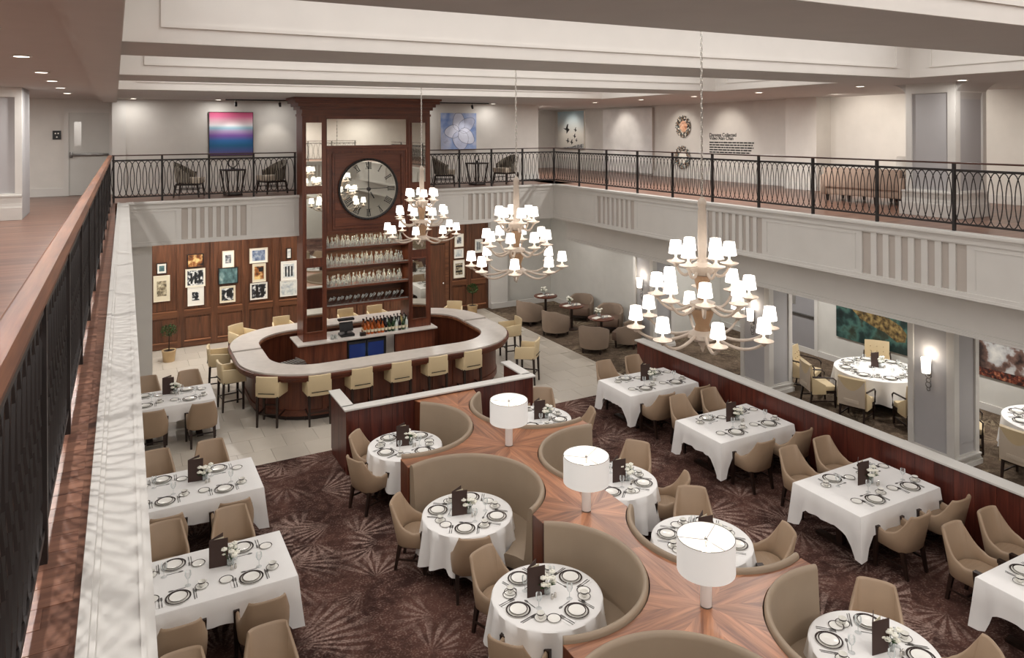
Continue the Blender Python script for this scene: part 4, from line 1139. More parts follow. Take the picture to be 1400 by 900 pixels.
# ------------------------------------------------------------------ tableware prototypes (local: diner sits at -y, origin on the cloth)
def proto_plate():
    t = thing('dinner_plate', 'x', 'plate')
    MB().lathe([(.085, 0), (.14, .012), (.142, .015), (.1, .008), (.001, .006)], 28, cap=False).obj('charger', 'porcelain', t)
    MB().lathe([(.12, .0135), (.138, .0162), (.140, .0158), (.138, .0128)], 28, cap=False).obj('charger_band', 'rimdark', t)
    d = MB().lathe([(.06, .012), (.104, .024), (.106, .026), (.075, .018), (.001, .017)], 28, cap=False).obj('plate', 'porcelain', t)
    MB().lathe([(.094, .0235), (.105, .0272), (.1065, .0262)], 28, cap=False).obj('plate_band', 'rimdark', d)
    return Proto(t)
def proto_bread():
    t = thing('bread_plate', 'x', 'plate')
    MB().lathe([(.04, 0), (.078, .012), (.08, .014), (.05, .006), (.001, .005)], 24, cap=False).obj('plate', 'porcelain', t)
    MB().lathe([(.070, .0112), (.079, .0152), (.081, .0142)], 24, cap=False).obj('band', 'rimdark', t)
    return Proto(t)
def proto_cup():
    t = thing('cup_and_saucer', 'x', 'cup')
    MB().lathe([(.035, 0), (.072, .013), (.074, .015), (.04, .006), (.001, .005)], 20, cap=False).obj('saucer', 'porcelain', t)
    MB().lathe([(.064, .0115), (.073, .0162), (.075, .0152)], 20, cap=False).obj('saucer_band', 'rimdark', t)
    c = MB().lathe([(.022, .008), (.03, .02), (.04, .05), (.043, .068), (.04, .068), (.036, .05), (.02, .016), (.001, .015)], 18, cap=False).obj('cup', 'porcelain', t)
    MB().lathe([(.0405, .052), (.0437, .067), (.0442, .067)], 18, cap=False).obj('cup_band', 'rimdark', c)
    MB().tube([(.038, 0, .055), (.06, 0, .055), (.064, 0, .04), (.05, 0, .028), (.035, 0, .03)], .004, 5).obj('handle', 'porcelain', c)
    return Proto(t)
def cut(name, pts, wd):
    t = MB().strip([(x_, y_) for x_, y_ in pts], [(-x_, y_) for x_, y_ in pts], 0, .003).mesh(name, 'steeld')
    return t
fork_me = cut('fork', [(.004, -.1), (.006, -.06), (.003, .02), (.011, .045), (.011, .1)], 0)
knife_me = cut('knife', [(.006, -.11), (.006, -.02), (.008, 0), (.008, .09), (.003, .115)], 0)
spoon_me = cut('spoon', [(.004, -.09), (.005, -.05), (.003, .03), (.014, .055), (.014, .08), (.004, .095)], 0)
napkin_me = MB().box(-.05, .05, -.09, .09, 0, .004).mesh('napkin', 'cloth', bevel=.0015, seg=1)
gl_me = MB().lathe([(.033, 0), (.034, .003), (.004, .008), (.0035, .075), (.02, .09), (.036, .125), (.034, .17)], 14, cap=False).mesh('wine_glass', 'glassware')
tm_me = MB().lathe([(.026, 0), (.032, .09), (.031, .09), (.025, .004)], 12, cap=False).mesh('water_glass', 'glassware')
PLATE, BREAD, CUP = proto_plate(), proto_bread(), proto_cup()
CZ = .7565
def small(name, me, loc, rz, label, cat, group):
    o = link(name, me, None, loc, rz); tag(o, label, cat, group); return o
def setting(px, py, a, seat, place):
    """plate centre px,py; a: diner looks along +y rotated by a"""
    def W(dx, dy, z=CZ): q = rot2((dx, dy), a); return (px + q[0], py + q[1], z)
    at = 'at the %s place on %s' % (seat, place)
    PLATE.put((px, py, CZ), a, 'dark-banded dinner plate %s' % at, 'banded dinner plates')
    BREAD.put(W(-.27, .1), a, 'dark-rimmed bread plate %s' % at, 'rimmed bread plates')
    CUP.put(W(.26, .1), a + .5, 'dark-rimmed cup on saucer %s' % at, 'cups on saucers')
    g = 'cutlery on the tables'
    small('napkin', napkin_me, W(-.185, -.01), a, 'folded white napkin %s' % at, 'napkin', 'white napkins')
    small('fork', fork_me, W(-.2, -.01, CZ + .0042), a, 'outer fork %s' % at, 'fork', g)
    small('fork', fork_me, W(-.172, -.01, CZ + .0042), a, 'inner fork %s' % at, 'fork', g)
    small('knife', knife_me, W(.168, 0), a, 'knife %s' % at, 'knife', g)
    small('spoon', spoon_me, W(.19, -.01), a, 'spoon %s' % at, 'spoon', g)
    small('dessert_spoon', spoon_me, W(0, .175), a + PI / 2, 'dessert spoon %s' % at, 'spoon', g)
    small('wine_glass', gl_me, W(.12, .2), a, 'clear wine glass %s' % at, 'glass', 'wine glasses on the tables')
# menu tent card and vase
def make_menu():
    t = thing('menu_card', 'x', 'menu')
    for s_ in (-1, 1):
        MB(Matrix.Rotation(s_ * .38, 4, 'Z')).box(0, .215, -.003, .003, 0, .34).obj('cover', 'menu', t, smooth=False)
    MB(Matrix.Rotation(.0, 4, 'Z')).box(.012, .18, -.002, .002, .01, .33).obj('page', 'mat_cream', t, smooth=False)
    return Proto(t)
def make_vase():
    t = thing('flower_vase', 'x', 'vase')
    VS = Matrix.Scale(1.0, 4)
    MB().lathe([(.035, 0), (.042, .01), (.042, .075), (.036, .085), (.033, .085), (.038, .072), (.038, .014), (.001, .012)], 16, cap=False).obj('glass_vase', 'glassware', t)
    MB().lathe([(.036, .014), (.036, .055)], 14).obj('water', 'glassware', t)
    rg = random.Random(5); b = MB()
    heads = [(rg.uniform(-.085, .085), rg.uniform(-.085, .085), rg.uniform(.13, .23)) for i in range(11)]
    for h in heads: b.tube([(0, 0, .03), (h[0] * .5, h[1] * .5, .09), h], .003, 4)
    b.obj('stems', 'leaf', t)
    for h in heads:
        f = MB()
        for k in range(6):
            a = 2 * PI * k / 6; f.ball((h[0] + .02 * math.cos(a), h[1] + .02 * math.sin(a), h[2]), .02, 6, 4, .7)
        f.ball((h[0], h[1], h[2] + .01), .018, 6, 4); f.obj('blossom', 'petal', t)
    for i in range(9):
        a = rg.uniform(0, 6.28); r = rg.uniform(.05, .09); z = rg.uniform(.1, .17); P = Vector((r * math.cos(a), r * math.sin(a), z)); d = Vector((math.cos(a), math.sin(a), .3)).normalized(); q = d.cross(Vector((0, 0, 1))).normalized()
        MB().add([tuple(P - d * .05), tuple(P + q * .022), tuple(P + d * .05), tuple(P - q * .022)], [(0, 1, 2, 3)]).obj('leaf', 'leaf', t, smooth=False)
    return Proto(t)
MENU, VASE = make_menu(), make_vase()
shaker_me = MB().lathe([(.014, 0), (.016, .01), (.013, .04), (.014, .05), (.008, .058)], 10).mesh('shaker', 'silver')
def centre(mx, my, ma, vx, vy, place):
    MENU.put((mx, my, CZ), ma, 'dark brown menu standing open on %s' % place, 'standing menus')
    vx, vy = mx + .24, my - .03
    VASE.put((vx, vy, CZ), random.Random(int(vx * 100)).uniform(0, 6), 'small glass vase of white flowers on %s' % place, 'flower vases')
    for k, nm in ((0, 'salt'), (1, 'pepper')):
        small('%s_shaker' % nm, shaker_me, (vx - .0 + .045 * k, vy - .12 + .01 * k, CZ), 0, 'silver %s shaker beside the vase on %s' % (nm, place), 'shaker', 'shakers on the tables')

# ------------------------------------------------------------------ lay out the dining room
rect = {'t1': (.3, 1.76, 15.9, 16.93, 'the far left table'),
        't2': (.3, 1.95, 11.6, 12.77, 'the middle left table'),
        't3': (.3, 1.92, 9.1, 10.24, 'the near left table'),
        'r1': (9.08, 10.84, 12.0, 13.12, 'the farthest low-wall table'),
        'r2': (9.06, 10.82, 9.47, 10.62, 'the second low-wall table'),
        'r3': (9.02, 10.8, 6.76, 7.91, 'the third low-wall table'),
        'r4': (9.02, 10.8, 4.06, 5.21, 'the nearest low-wall table')}
for k, (x0, x1, y0, y1, place) in rect.items():
    rect_table(x0, x1, y0, y1, 'white cloth draped over %s' % place, place)
    cx, cy = (x0 + x1) / 2, (y0 + y1) / 2
    left = k[0] == 't'
    xa, xb = (.62, 1.42) if left else (9.62, 10.42)
    if k == 't1': xa, xb = .5, 1.3
    for xx, sd in ((xa, 'left'), (xb, 'right')):
        setting(xx, y1 - .21, PI, 'far ' + sd, place)
        if k != 'r4': setting(xx, y0 + .21, 0, 'near ' + sd, place)
        cs = .03 * (1 if left else 1)
        chair((.57 if sd == 'left' else 1.4) if left else (9.7 if sd == 'left' else 10.5), y1 + .74, PI, 'taupe chair on the far side of %s, %s one' % (place, sd))
        if k != 'r4': chair((.6 if sd == 'left' else 1.48) if left else (9.6 if sd == 'left' else 10.52), y0 - .53, 0, 'taupe chair on the near side of %s, %s one' % (place, sd))
    # menu & flowers at the middle
mpix = {'t1': (222, 540, 235, 537), 't2': (257, 660, 276, 655), 't3': (286, 778, 304, 768), 'r1': (876, 521, 885, 519), 'r2': (993, 577, 1003, 575), 'r3': (1173, 664, 1190, 661)}
for k, (u0, v0, u1, v1) in mpix.items():
    a = on_z(u0, v0, .757); b = on_z(u1, v1 + 6, .757)
    centre(a[0], a[1], .25, a[0] + .17, a[1] + .12, rect[k][4])
for xx, nm in ((.56, 'left'), (1.4, 'right')):
    chair(xx, 8.17, PI, 'taupe chair at the bottom left of the photo facing the camera, %s one' % nm)

rnd = {'c1': (4.33, 12.0, .62, 'the farthest left booth table'), 'c2': (4.32, 9.45, .625, 'the middle left booth table'), 'c3': (4.36, 7.35, .635, 'the nearest left booth table'),
       'd1': (6.9, 11.95, .62, 'the farthest right booth table'), 'd2': (6.72, 9.25, .61, 'the second right booth table'), 'd3': (6.71, 7.37, .64, 'the third right booth table'), 'd4': (6.85, 4.98, .63, 'the nearest right booth table')}
pl = {'c1': [(527, 598), (528, 619), (581, 618), (576, 595)], 'c2': [(592, 698), (635, 728), (682, 707), (643, 678)], 'c3': [(703, 788), (710, 834), (790, 837), (780, 790)]}
seatn = ['left', 'front', 'right', 'back']
for k, (cx, cy, r, place) in rnd.items():
    round_table(cx, cy, r, 'white round cloth draped over %s' % place, place)
    if k in pl: ang = [math.atan2(on_z(u, v, .76)[1] - cy, on_z(u, v, .76)[0] - cx) for u, v in pl[k]]
    else: ang = [PI * .25, -PI * .25, PI * .75, -PI * .75]
    for a, sn in zip(ang, seatn if k in pl else ['outer far', 'outer near', 'booth far', 'booth near']):
        setting(cx + (r - .2) * math.cos(a), cy + (r - .2) * math.sin(a), a + PI / 2, sn, place)
    if k in ('c1', 'c2', 'c3'):
        u, v = {'c1': (542, 611), 'c2': (618, 706), 'c3': (721, 818)}[k]
        m = on_z(u, v, .757); centre(m[0], m[1], .15 if k != 'c3' else .2, m[0] + .2, m[1] + .1, place)
    else: centre(cx - .1, cy - .05, .2, cx + .1, cy + .08, place)
cc = {'c1': [(3.6, 12.62), (3.31, 11.61)], 'c2': [(3.46, 10.1), (4.0, 8.42)], 'c3': [(3.75, 8.05), (3.47, 6.72)],
      'd1': [(7.62, 13.0), (7.86, 11.5)], 'd2': [(7.72, 10.0), (7.6, 8.62)], 'd3': [(7.42, 8.36), (7.78, 6.85)], 'd4': [(7.74, 5.6), (7.8, 4.3)]}
cc['c2'][1] = (4.03, 8.6); cc['c3'][0] = (3.98, 8.36)
for k, L_ in cc.items():
    cx, cy, r, place = rnd[k]
    for (bx, by), nm in zip(L_, ('farther', 'nearer')):
        d = Vector((cx - bx, cy - by)); a = math.atan2(-d.x, d.y)
        chair(bx, by, a, 'taupe chair pulled up to %s, %s of the two' % (place, nm))

# ------------------------------------------------------------------ lounge corner: tub chairs and small tables
def make_tub(sc_=1.0):
    t = thing('tub_chair', 'x', 'chair')
    secs = []
    n = 30
    for i in range(n + 1):
        a = -PI * .5 - PI * .66 + (PI * 1.32) * i / n
        q = abs(i / n * 2 - 1)
        zt = .76 - .2 * max(0, q - .35) / .65
        r = .41
        def P(rr, z): return (rr * math.cos(a), rr * math.sin(a) * 1.0, z)
        secs.append([P(r - .02, .14), P(r, .3), P(r + .012, zt - .02), P(r - .005, zt), P(r - .05, zt - .005), P(r - .07, zt - .04), P(r - .085, .38), P(r - .085, .16)])
    MB().loft(secs).obj('shell', 'tubfab', t, ang=55)
    seat = arc((0, 0), .32, PI - .35, 2 * PI + .35, 18) + [(.3, .34), (-.3, .34)]
    MB().prism(seat, .2, .43).obj('seat', 'tubin', t, bevel=.025)
    for x_, y_ in ((-.26, .24), (.26, .24), (-.24, -.27), (.24, -.27)):
        MB().taper((x_, y_, 0), (.018, .018), (x_, y_, .15), (.026, .026)).obj('leg', 'darkwood', t)
    MB().prism(arc((0, 0), .35, 0, 2 * PI * 35 / 36, 35), .13, .2).obj('base', 'plinth', t)
    return t
TUB = Proto(make_tub())
GT = 'taupe tub chairs in the lounge corner'
def faceto(p, q): d = Vector((q[0] - p[0], q[1] - p[1])); return math.atan2(-d.x, d.y)
tabs = [(12.3, 20.75), (12.3, 19.2), (12.25, 17.55)]
ltn = ['farthest', 'middle', 'nearest']
for k, (x_, y_) in enumerate(tabs):
    t = thing('lounge_table', '%s small round wooden table in the lounge corner' % ltn[k], 'table', (x_, y_, 0), 0, 'small round lounge tables')
    MB().lathe([(.36, .69), (.38, .7), (.38, .725), (.37, .73)], 32).obj('table_top', 'redwoodx', t)
    MB().lathe([(.2, 0), (.2, .02), (.045, .04), (.04, .69)], 16).obj('pedestal', 'darkwood', t)
    for j, dx in enumerate((-.17, .16)):
        o = MB().box(-.13, .13, -.08, .08, 0, .02).obj('folded_menu', 'mat_white', None, bevel=.006); o.location = (x_ + dx, y_ - .02, .73); o.rotation_euler = (0, 0, .3 - .5 * j)
        tag(o, 'white folded napkin lying on the %s, %s one' % (ltn[k] + ' lounge table', 'left' if j == 0 else 'right'), 'napkin', 'napkins on the lounge tables')
    VASE.put((x_ + .02, y_ + .14, .73), 1.0 * k, 'bud vase of white flowers on the %s lounge table' % ltn[k], 'flower vases')
    for j in range(2):
        small('water_glass', tm_me, (x_ - .05 + .12 * j, y_ - .16, .73), 0, 'clear tumbler on the %s lounge table' % ltn[k], 'glass', 'tumblers on the lounge tables')
tubs = [((11.5, 20.4), 0, 'farthest left-hand tub chair in the lounge corner'), ((11.55, 18.9), 1, 'middle left-hand tub chair in the lounge corner'), ((11.62, 17.0), 2, 'nearest left-hand tub chair in the lounge corner, back to the camera'),
        ((13.2, 20.05), 1, 'tub chair against the lounge wall by the middle table'), ((13.22, 18.5), 2, 'tub chair against the lounge wall by the nearest table, farther one'), ((12.7, 16.95), 2, 'tub chair against the lounge wall beside the first column')]
for p, k, lab in tubs: TUB.put((p[0], p[1], 0), faceto(p, tabs[k]), lab, GT)

# ------------------------------------------------------------------ right dining room
def make_armchair():
    t = thing('upholstered_armchair', 'x', 'chair')
    secs = []
    for i in range(9):
        f = i / 8 * 2 - 1; xx = f * .27; yy = -.24 - .03 * (1 - f * f)
        secs.append([(xx, yy + .0, .34), (xx, yy - .07, .93), (xx, yy - .02, .95), (xx, yy + .06, .48), (xx, yy + .06, .34)])
    b = MB().loft(secs).obj('backrest', 'cream', t, ang=50)
    for r_ in range(3):
        for c_ in range(3):
            z = .6 + .11 * r_; yy = -.205 - .085 * (z - .48)
            MB().ball((-.14 + .14 * c_, yy + .03, z), .012, 6, 4).obj('button', 'bisque_d', b)
    MB().box(-.27, .27, -.31, -.295, .36, .9).obj('back_panel', 'creamback', b, bevel=.004)
    MB().box(-.15, .15, -.33, -.31, .42, .5).obj('back_handle', 'creamback', b, bevel=.006)
    MB().box(-.26, .26, -.2, .28, .36, .47).obj('seat', 'cream', t, bevel=.025)
    for s_ in (-1, 1):
        MB().loft([[(s_ * .26, -.26, .3), (s_ * .3, -.26, .3), (s_ * .3, -.27, .68), (s_ * .26, -.27, .68)], [(s_ * .26, .05, .3), (s_ * .3, .05, .3), (s_ * .3, .03, .5), (s_ * .26, .03, .5)]]).obj('side_panel', 'cream', t, bevel=.01)
        MB().tube([(s_ * .28, -.25, .68), (s_ * .285, .0, .665), (s_ * .285, .2, .65), (s_ * .285, .26, .6), (s_ * .28, .25, .36)], .018, 6).obj('arm', 'darkwood', t)
        MB().taper((s_ * .255, .26, 0), (.015, .015), (s_ * .255, .25, .36), (.022, .022)).obj('leg', 'darkwood', t)
        MB().taper((s_ * .24, -.3, 0), (.015, .015), (s_ * .24, -.24, .34), (.022, .022)).obj('leg', 'darkwood', t)
        MB().box(s_ * .245 - .01, s_ * .245 + .01, -.27, .25, .12, .145).obj('stretcher', 'darkwood', t)
    MB().box(-.27, .27, -.24, .27, .31, .35).obj('seat_frame', 'darkwood', t)
    return t
ARM = Proto(make_armchair())
RT = [(14.95, 10.75, .9, 'the table under the green painting'), (15.1, 7.2, .9, 'the right-edge round table')]
for (cx, cy, r, place) in RT:
    round_table(cx, cy, r, 'white round cloth draped over %s' % place, place, .2)
    for k in range(8):
        a = 2 * PI * k / 8 + .2
        setting(cx + (r - .22) * math.cos(a), cy + (r - .22) * math.sin(a), a + PI / 2, ['right', 'far right', 'far', 'far left', 'left', 'near left', 'near', 'near right'][k], place)
    centre(cx - .1, cy + .1, .2, cx + .12, cy + .1, place)
GA = 'cream armchairs in the right dining room'
for p, lab in [((14.3, 12.15), 'cream armchair at the far left of the round table under the green painting'), ((13.75, 11.35), 'cream armchair left of the round table, seen from its side'), ((13.7, 10.35), 'cream armchair with its back to the low wall, left of the wall column'),
               ((14.3, 9.5), 'cream armchair half hidden behind the sconce column'), ((16.1, 11.6), 'tufted cream armchair between the round table and the green painting')]:
    ARM.put((p[0], p[1], 0), faceto(p, RT[0]), lab, GA)
for p, lab in [((14.35, 8.45), 'cream armchair just right of the sconce column'), ((13.85, 7.15), 'cream armchair with its back to the low wall at the right edge of the photo'), ((16.2, 8.0), 'cream armchair by the far wall at the right edge of the photo')]:
    ARM.put((p[0], p[1], 0), faceto(p, RT[1]), lab, GA)
blot_mat('paint_green', [(.3, S(12, 20, 20)), (.42, S(30, 52, 50)), (.52, S(70, 106, 98)), (.6, S(52, 62, 50)), (.7, S(24, 30, 26))], 2.2, 8)
blot_mat('paint_grey', [(.35, S(40, 26, 24)), (.48, S(110, 84, 74)), (.55, S(176, 176, 176)), (.7, S(214, 212, 206))], 3.0, 8)
def canvas_x(px, X, label, mat, t_=.05):
    (ya, za), (yb, zb) = on_x(px[0], px[1], X), on_x(px[2], px[3], X)
    y0, y1, z0, z1 = min(ya, yb), max(ya, yb), min(za, zb), max(za, zb)
    t = thing('canvas_painting', label, 'painting', (X, (y0 + y1) / 2, (z0 + z1) / 2))
    hy, hz = (y1 - y0) / 2, (z1 - z0) / 2
    MB().box(-t_ + .004, -.001, -hy, hy, -hz, hz).obj('canvas_edge', 'frame_black', t, smooth=False)
    MB().box(-t_, -t_ + .004, -hy + .004, hy - .004, -hz + .004, hz - .004).obj('canvas', mat, t, smooth=False)
    return t, hy, hz
def rockface(t, pts, mat, d):
    MB(Matrix(((0, 0, -1, -.05), (-1, 0, 0, 0), (0, 1, 0, 0), (0, 0, 0, 1)))).prism(pts, 0, d).obj('painted_shape', mat, t, smooth=False)
gp = thing('canvas_painting', 'wide landscape painting of a golden rock over green water on the dining room wall', 'painting', (16.6, 11.8, 1.12))
MB().box(-.046, -.001, -1.45, 1.3, -.42, .42).obj('canvas_edge', 'frame_black', gp, smooth=False)
MB().box(-.05, -.046, -1.446, 1.296, -.416, .416).obj('canvas', 'paint_green', gp, smooth=False)
blot_mat('paint_rock', [(.35, S(44, 34, 20)), (.5, S(110, 90, 54)), (.65, S(158, 136, 88))], 9, 8)
rockface(gp, [(-.85, .4), (-.6, .2), (-.25, .08), (.1, .0), (.4, -.16), (.62, -.12), (.66, .08), (.5, .25), (.2, .36), (-.3, .41)], 'paint_rock', .002)
g2 = thing('canvas_painting', 'wide grey and rust abstract painting at the right edge of the photo', 'painting', (16.6, 8.55, 1.12))
MB().box(-.046, -.001, -1.3, 1.05, -.38, .38).obj('canvas_edge', 'frame_black', g2, smooth=False)
MB().box(-.05, -.046, -1.296, 1.046, -.376, .376).obj('canvas', 'paint_grey', g2, smooth=False)
blot_mat('paint_rust', [(.4, S(34, 18, 16)), (.55, S(110, 50, 34)), (.7, S(190, 130, 96))], 16, 6)
rockface(g2, [(-1.0, -.37), (1.25, -.37), (1.25, -.05), (.6, -.1), (0, -.18), (-1.0, -.2)], 'paint_rust', .002)

# wall sconces on the columns
def sconce(loc, label):
    t = thing('wall_sconce', label, 'sconce', loc, 0, 'wall sconces on the columns')
    b = MB()
    for k, (z, r) in enumerate(((-.18, .055), (-.28, .04), (-.36, .05), (-.44, .03))):
        b.tube([(-.035, r * math.cos(2 * PI * i / 20), z + r * math.sin(2 * PI * i / 20)) for i in range(20)], .008, 5, closed=True)
    b.obj('ring_ornament', 'steeld', t)
    MB().box(-.02, 0, -.025, .025, -.2, .1).obj('back_plate', 'steeld', t, bevel=.004)
    MB().lathe([(.07, -.13), (.085, .14)], 20, (-.1, 0, 0), cap=False).obj('shade', 'sconce', t)
    MB().tube([(0, 0, -.1), (-.1, 0, -.1)], .008, 6).obj('arm', 'steeld', t)
    point_light('sconce_light', (loc[0] - .1, loc[1], loc[2] + .2), 4, (1, .9, .76), .04)
    return t
for k, yy in enumerate((8.42, 12.68, 16.83)):
    sconce((13.16, yy, 1.76), ['shaded sconce with ringed drop on the nearest right column', 'shaded sconce on the column behind the nearest chandelier', 'shaded sconce on the farthest column beside the lounge corner'][k])

# ------------------------------------------------------------------ railings
RW, RH2 = .106, .402
ring_me = MB().tube([(RW * math.cos(2 * PI * i / 22), 0, .525 + RH2 * math.sin(2 * PI * i / 22)) for i in range(22)], .0085, 4, closed=True).mesh('oval_ring', 'iron')
def railing(name, label, org, ang, length, posts, top='iron', n_r=None, pitch=.127):
    t = thing(name, label, 'railing', (org[0], org[1], MZ), ang, 'gallery railings')
    if top == 'handrail':
        MB().loft([[(x_, -.045, 1.02), (x_, -.05, 1.045), (x_, -.03, 1.07), (x_, .03, 1.07), (x_, .05, 1.045), (x_, .045, 1.02)] for x_ in (0, length)]).obj('handrail', wood('handrail_x', S(96, 58, 38), S(150, 98, 66), 'x', rnd=.03, rough=.5, spec=.3), t)
        MB().box(0, length, -.02, .02, .985, 1.02).obj('rail_core', 'iron', t, smooth=False)
    else:
        MB().box(0, length, -.022, .022, 1.045, 1.072).obj('handrail', wood('handrail_d', S(48, 28, 22), S(76, 44, 32), 'x') if 'handrail_d' not in MATS else 'handrail_d', t, bevel=.005)
    MB().box(0, length, -.014, .014, .925, .962).obj('upper_bar', 'iron', t, smooth=False)
    MB().box(0, length, -.014, .014, .10, .13).obj('lower_bar', 'iron', t, smooth=False)
    pm = MB().box(-.022, .022, -.022, .022, 0, 1.045 if top != 'handrail' else .99).mesh('post', 'iron', smooth=False)
    for u in posts: link('post', pm, t, (u, 0, 0))
    u = pitch * .7
    while u < length - .05:
        link('oval_ring', ring_me, t, (u, 0, 0)); u += pitch
    return t
railing('gallery_railing', 'black oval-ring railing of the back gallery left of the clock tower', (-.06, 18.95), 0, 4.06, [.03, 1.02, 2.03, 3.04, 4.03])
railing('gallery_railing', 'black oval-ring railing of the back gallery right of the clock tower', (7.38, 18.95), 0, 11.56 - 7.38, [.06, 1.08, 2.08, 3.09, 4.16])
railing('gallery_railing', 'long black oval-ring railing of the right gallery', (11.55, 18.9), -PI / 2, 18.9 - 3.0, [18.9 - y_ for y_ in (17.6, 16.28, 14.95, 13.62, 12.3, 10.97, 9.64, 8.31, 6.98, 5.65, 4.32)])
railing('gallery_railing', 'front gallery railing behind the camera', (.0, -2.7), 0, 11.5, [.1 + 1.26 * k for k in range(10)], pitch=.254)
# left railing runs beside the camera, with the wooden handrail
lx0 = ML @ Vector((-.145, -2.2, 0))
railing('gallery_railing', 'left gallery railing with a polished wooden handrail', (lx0.x, lx0.y), PI / 2 + LA, 18.5, [.3 + 1.33 * k for k in range(14)], 'handrail')

# ------------------------------------------------------------------ gallery furniture
def make_gchair():
    t = thing('striped_armchair', 'x', 'chair')
    secs = []; n = 26
    for i in range(n + 1):
        a = -PI * .5 - PI * .6 + PI * 1.2 * i / n; q = abs(i / n * 2 - 1)
        zt = .86 - .3 * q ** 1.5
        def P(rr, z): return (rr * math.cos(a) * 1.02, rr * math.sin(a) * .95 - .06 * max(0, z - .4), z)
        secs.append([P(.32, .36), P(.34, .6), P(.35, zt - .01), P(.33, zt), P(.30, zt - .01), P(.28, .5), P(.28, .38)])
    MB().loft(secs).obj('shell', 'stripefab', t, ang=55)
    MB().prism(arc((0, 0), .275, PI - .4, 2 * PI + .4, 16) + [(.27, .3), (-.27, .3)], .34, .47).obj('seat', 'creamback', t, bevel=.02)
    MB().box(-.27, .27, -.25, .27, .29, .335).obj('seat_frame', 'darkwood', t)
    for x_, y_ in ((-.25, .25), (.25, .25), (-.22, -.26), (.22, -.26)): MB().taper((x_ * 1.08, y_ * 1.15, 0), (.014, .014), (x_, y_, .3), (.022, .022)).obj('leg', 'darkwood', t)
    for s_ in (-1, 1): MB().box(s_ * .25 - .01, s_ * .25 + .01, -.26, .26, .18, .2).obj('stretcher', 'darkwood', t)
    return t
m_, nt_, b_ = newmat('stripefab'); L_ = nt_.links
tc_ = N(nt_, 'ShaderNodeTexCoord'); sp_ = N(nt_, 'ShaderNodeSeparateXYZ'); L_.new(tc_.outputs['Object'], sp_.inputs[0])
at_ = N(nt_, 'ShaderNodeMath', operation='ARCTAN2'); L_.new(sp_.outputs[1], at_.inputs[0]); L_.new(sp_.outputs[0], at_.inputs[1])
mu_ = N(nt_, 'ShaderNodeMath', operation='MULTIPLY'); val(mu_, 1, 40.0); L_.new(at_.outputs[0], mu_.inputs[0])
si_ = N(nt_, 'ShaderNodeMath', operation='SINE'); L_.new(mu_.outputs[0], si_.inputs[0])
cr_ = N(nt_, 'ShaderNodeValToRGB'); cr_.color_ramp.elements[0].color = S(92, 84, 74); cr_.color_ramp.elements[1].color = S(176, 168, 154); cr_.color_ramp.elements[0].position = .3; cr_.color_ramp.elements[1].position = .6
L_.new(si_.outputs[0], cr_.inputs[0]); L_.new(cr_.outputs[0], b_.inputs['Base Color']); val(b_, 'Roughness', .9)
GCH = Proto(make_gchair())
GG = 'striped barrel chairs on the back gallery'
for (x_, y_), a, lab in [((1.6, 19.75), -1.9, 'striped barrel chair on the back gallery left of the rainbow painting side table'), ((3.55, 19.7), 1.9, 'striped barrel chair on the back gallery beside the clock tower'),
                         ((8.35, 19.75), -2.0, 'striped barrel chair under the blue flower painting'), ((10.35, 19.75), 1.9, 'striped barrel chair on the back gallery right of the second side table')]:
    GCH.put((x_, y_, MZ), a, lab, GG)
for k, x_ in enumerate((2.6, 9.36)):
    t = thing('side_table', ['dark side table below the rainbow painting', 'dark side table right of the blue flower painting'][k], 'table', (x_, 19.7, MZ), .2, 'dark gallery side tables')
    MB().box(-.25, .25, -.25, .25, .61, .65).obj('table_top', 'darkwood', t, bevel=.005)
    for sx in (-1, 1):
        for sy in (-1, 1): MB().taper((sx * .15, sy * .15, .03), (.016, .016), (sx * .22, sy * .22, .61), (.018, .018)).obj('leg', 'darkwood', t)
    MB().box(-.18, .18, -.18, .18, 0, .04).obj('base', 'darkwood', t)
    s2 = thing('table_sculpture', ['small dark twisted sculpture on the left gallery side table', 'small dark twisted sculpture on the right gallery side table'][k], 'sculpture', (x_, 19.7, MZ + .65))
    MB().lathe([(.05, 0), (.055, .02), (.02, .04)], 12).obj('foot', 'iron', s2)
    MB().tube([(.1 * math.cos(2 * PI * i / 20) * (1 if k == 0 else .5), .03 * math.sin(4 * PI * i / 20), .15 + .11 * math.sin(2 * PI * i / 20)) for i in range(20)], .014, 6, closed=True).obj('loop', 'iron', s2)

so = thing('gallery_sofa', 'low tan tufted sofa on the right gallery behind the railing', 'sofa', (14.5, 10.6, MZ), -PI / 2 + .15)
MB().box(-.85, .85, -.38, .38, .14, .40).obj('seat_base', 'sofa', so, bevel=.03)
for k in range(3): MB().box(-.82 + k * .55, -.28 + k * .55, -.25, .39, .4, .5).obj('seat_cushion', 'sofa', so, bevel=.03)
MB().box(-.85, .85, -.42, -.24, .3, .74).obj('backrest', 'sofa', so, bevel=.04)
for s_ in (-1, 1): MB().box(s_ * .86 - .07, s_ * .86 + .07, -.42, .38, .14, .58).obj('armrest', 'sofa', so, bevel=.04)
for x_ in (-.8, -.3, .3, .8):
    for y_ in (-.32, .32): MB().taper((x_, y_, 0), (.02, .02), (x_, y_, .14), (.03, .03)).obj('leg', 'darkwood', so)
tl = thing('gallery_lamp', 'low lamp with a pale shade behind the gallery sofa', 'lamp', (15.3, 10.35, MZ))
MB().lathe([(.2, 0), (.2, .5), (.22, .52), (.22, .54)], 20).obj('pedestal', 'darkwood', tl)
MB().lathe([(.06, .54), (.08, .6), (.03, .72), (.015, .78)], 14).obj('base', 'bisque', tl)
MB().lathe([(.17, .74), (.14, .98)], 20, cap=False).obj('shade', 'glove', tl)

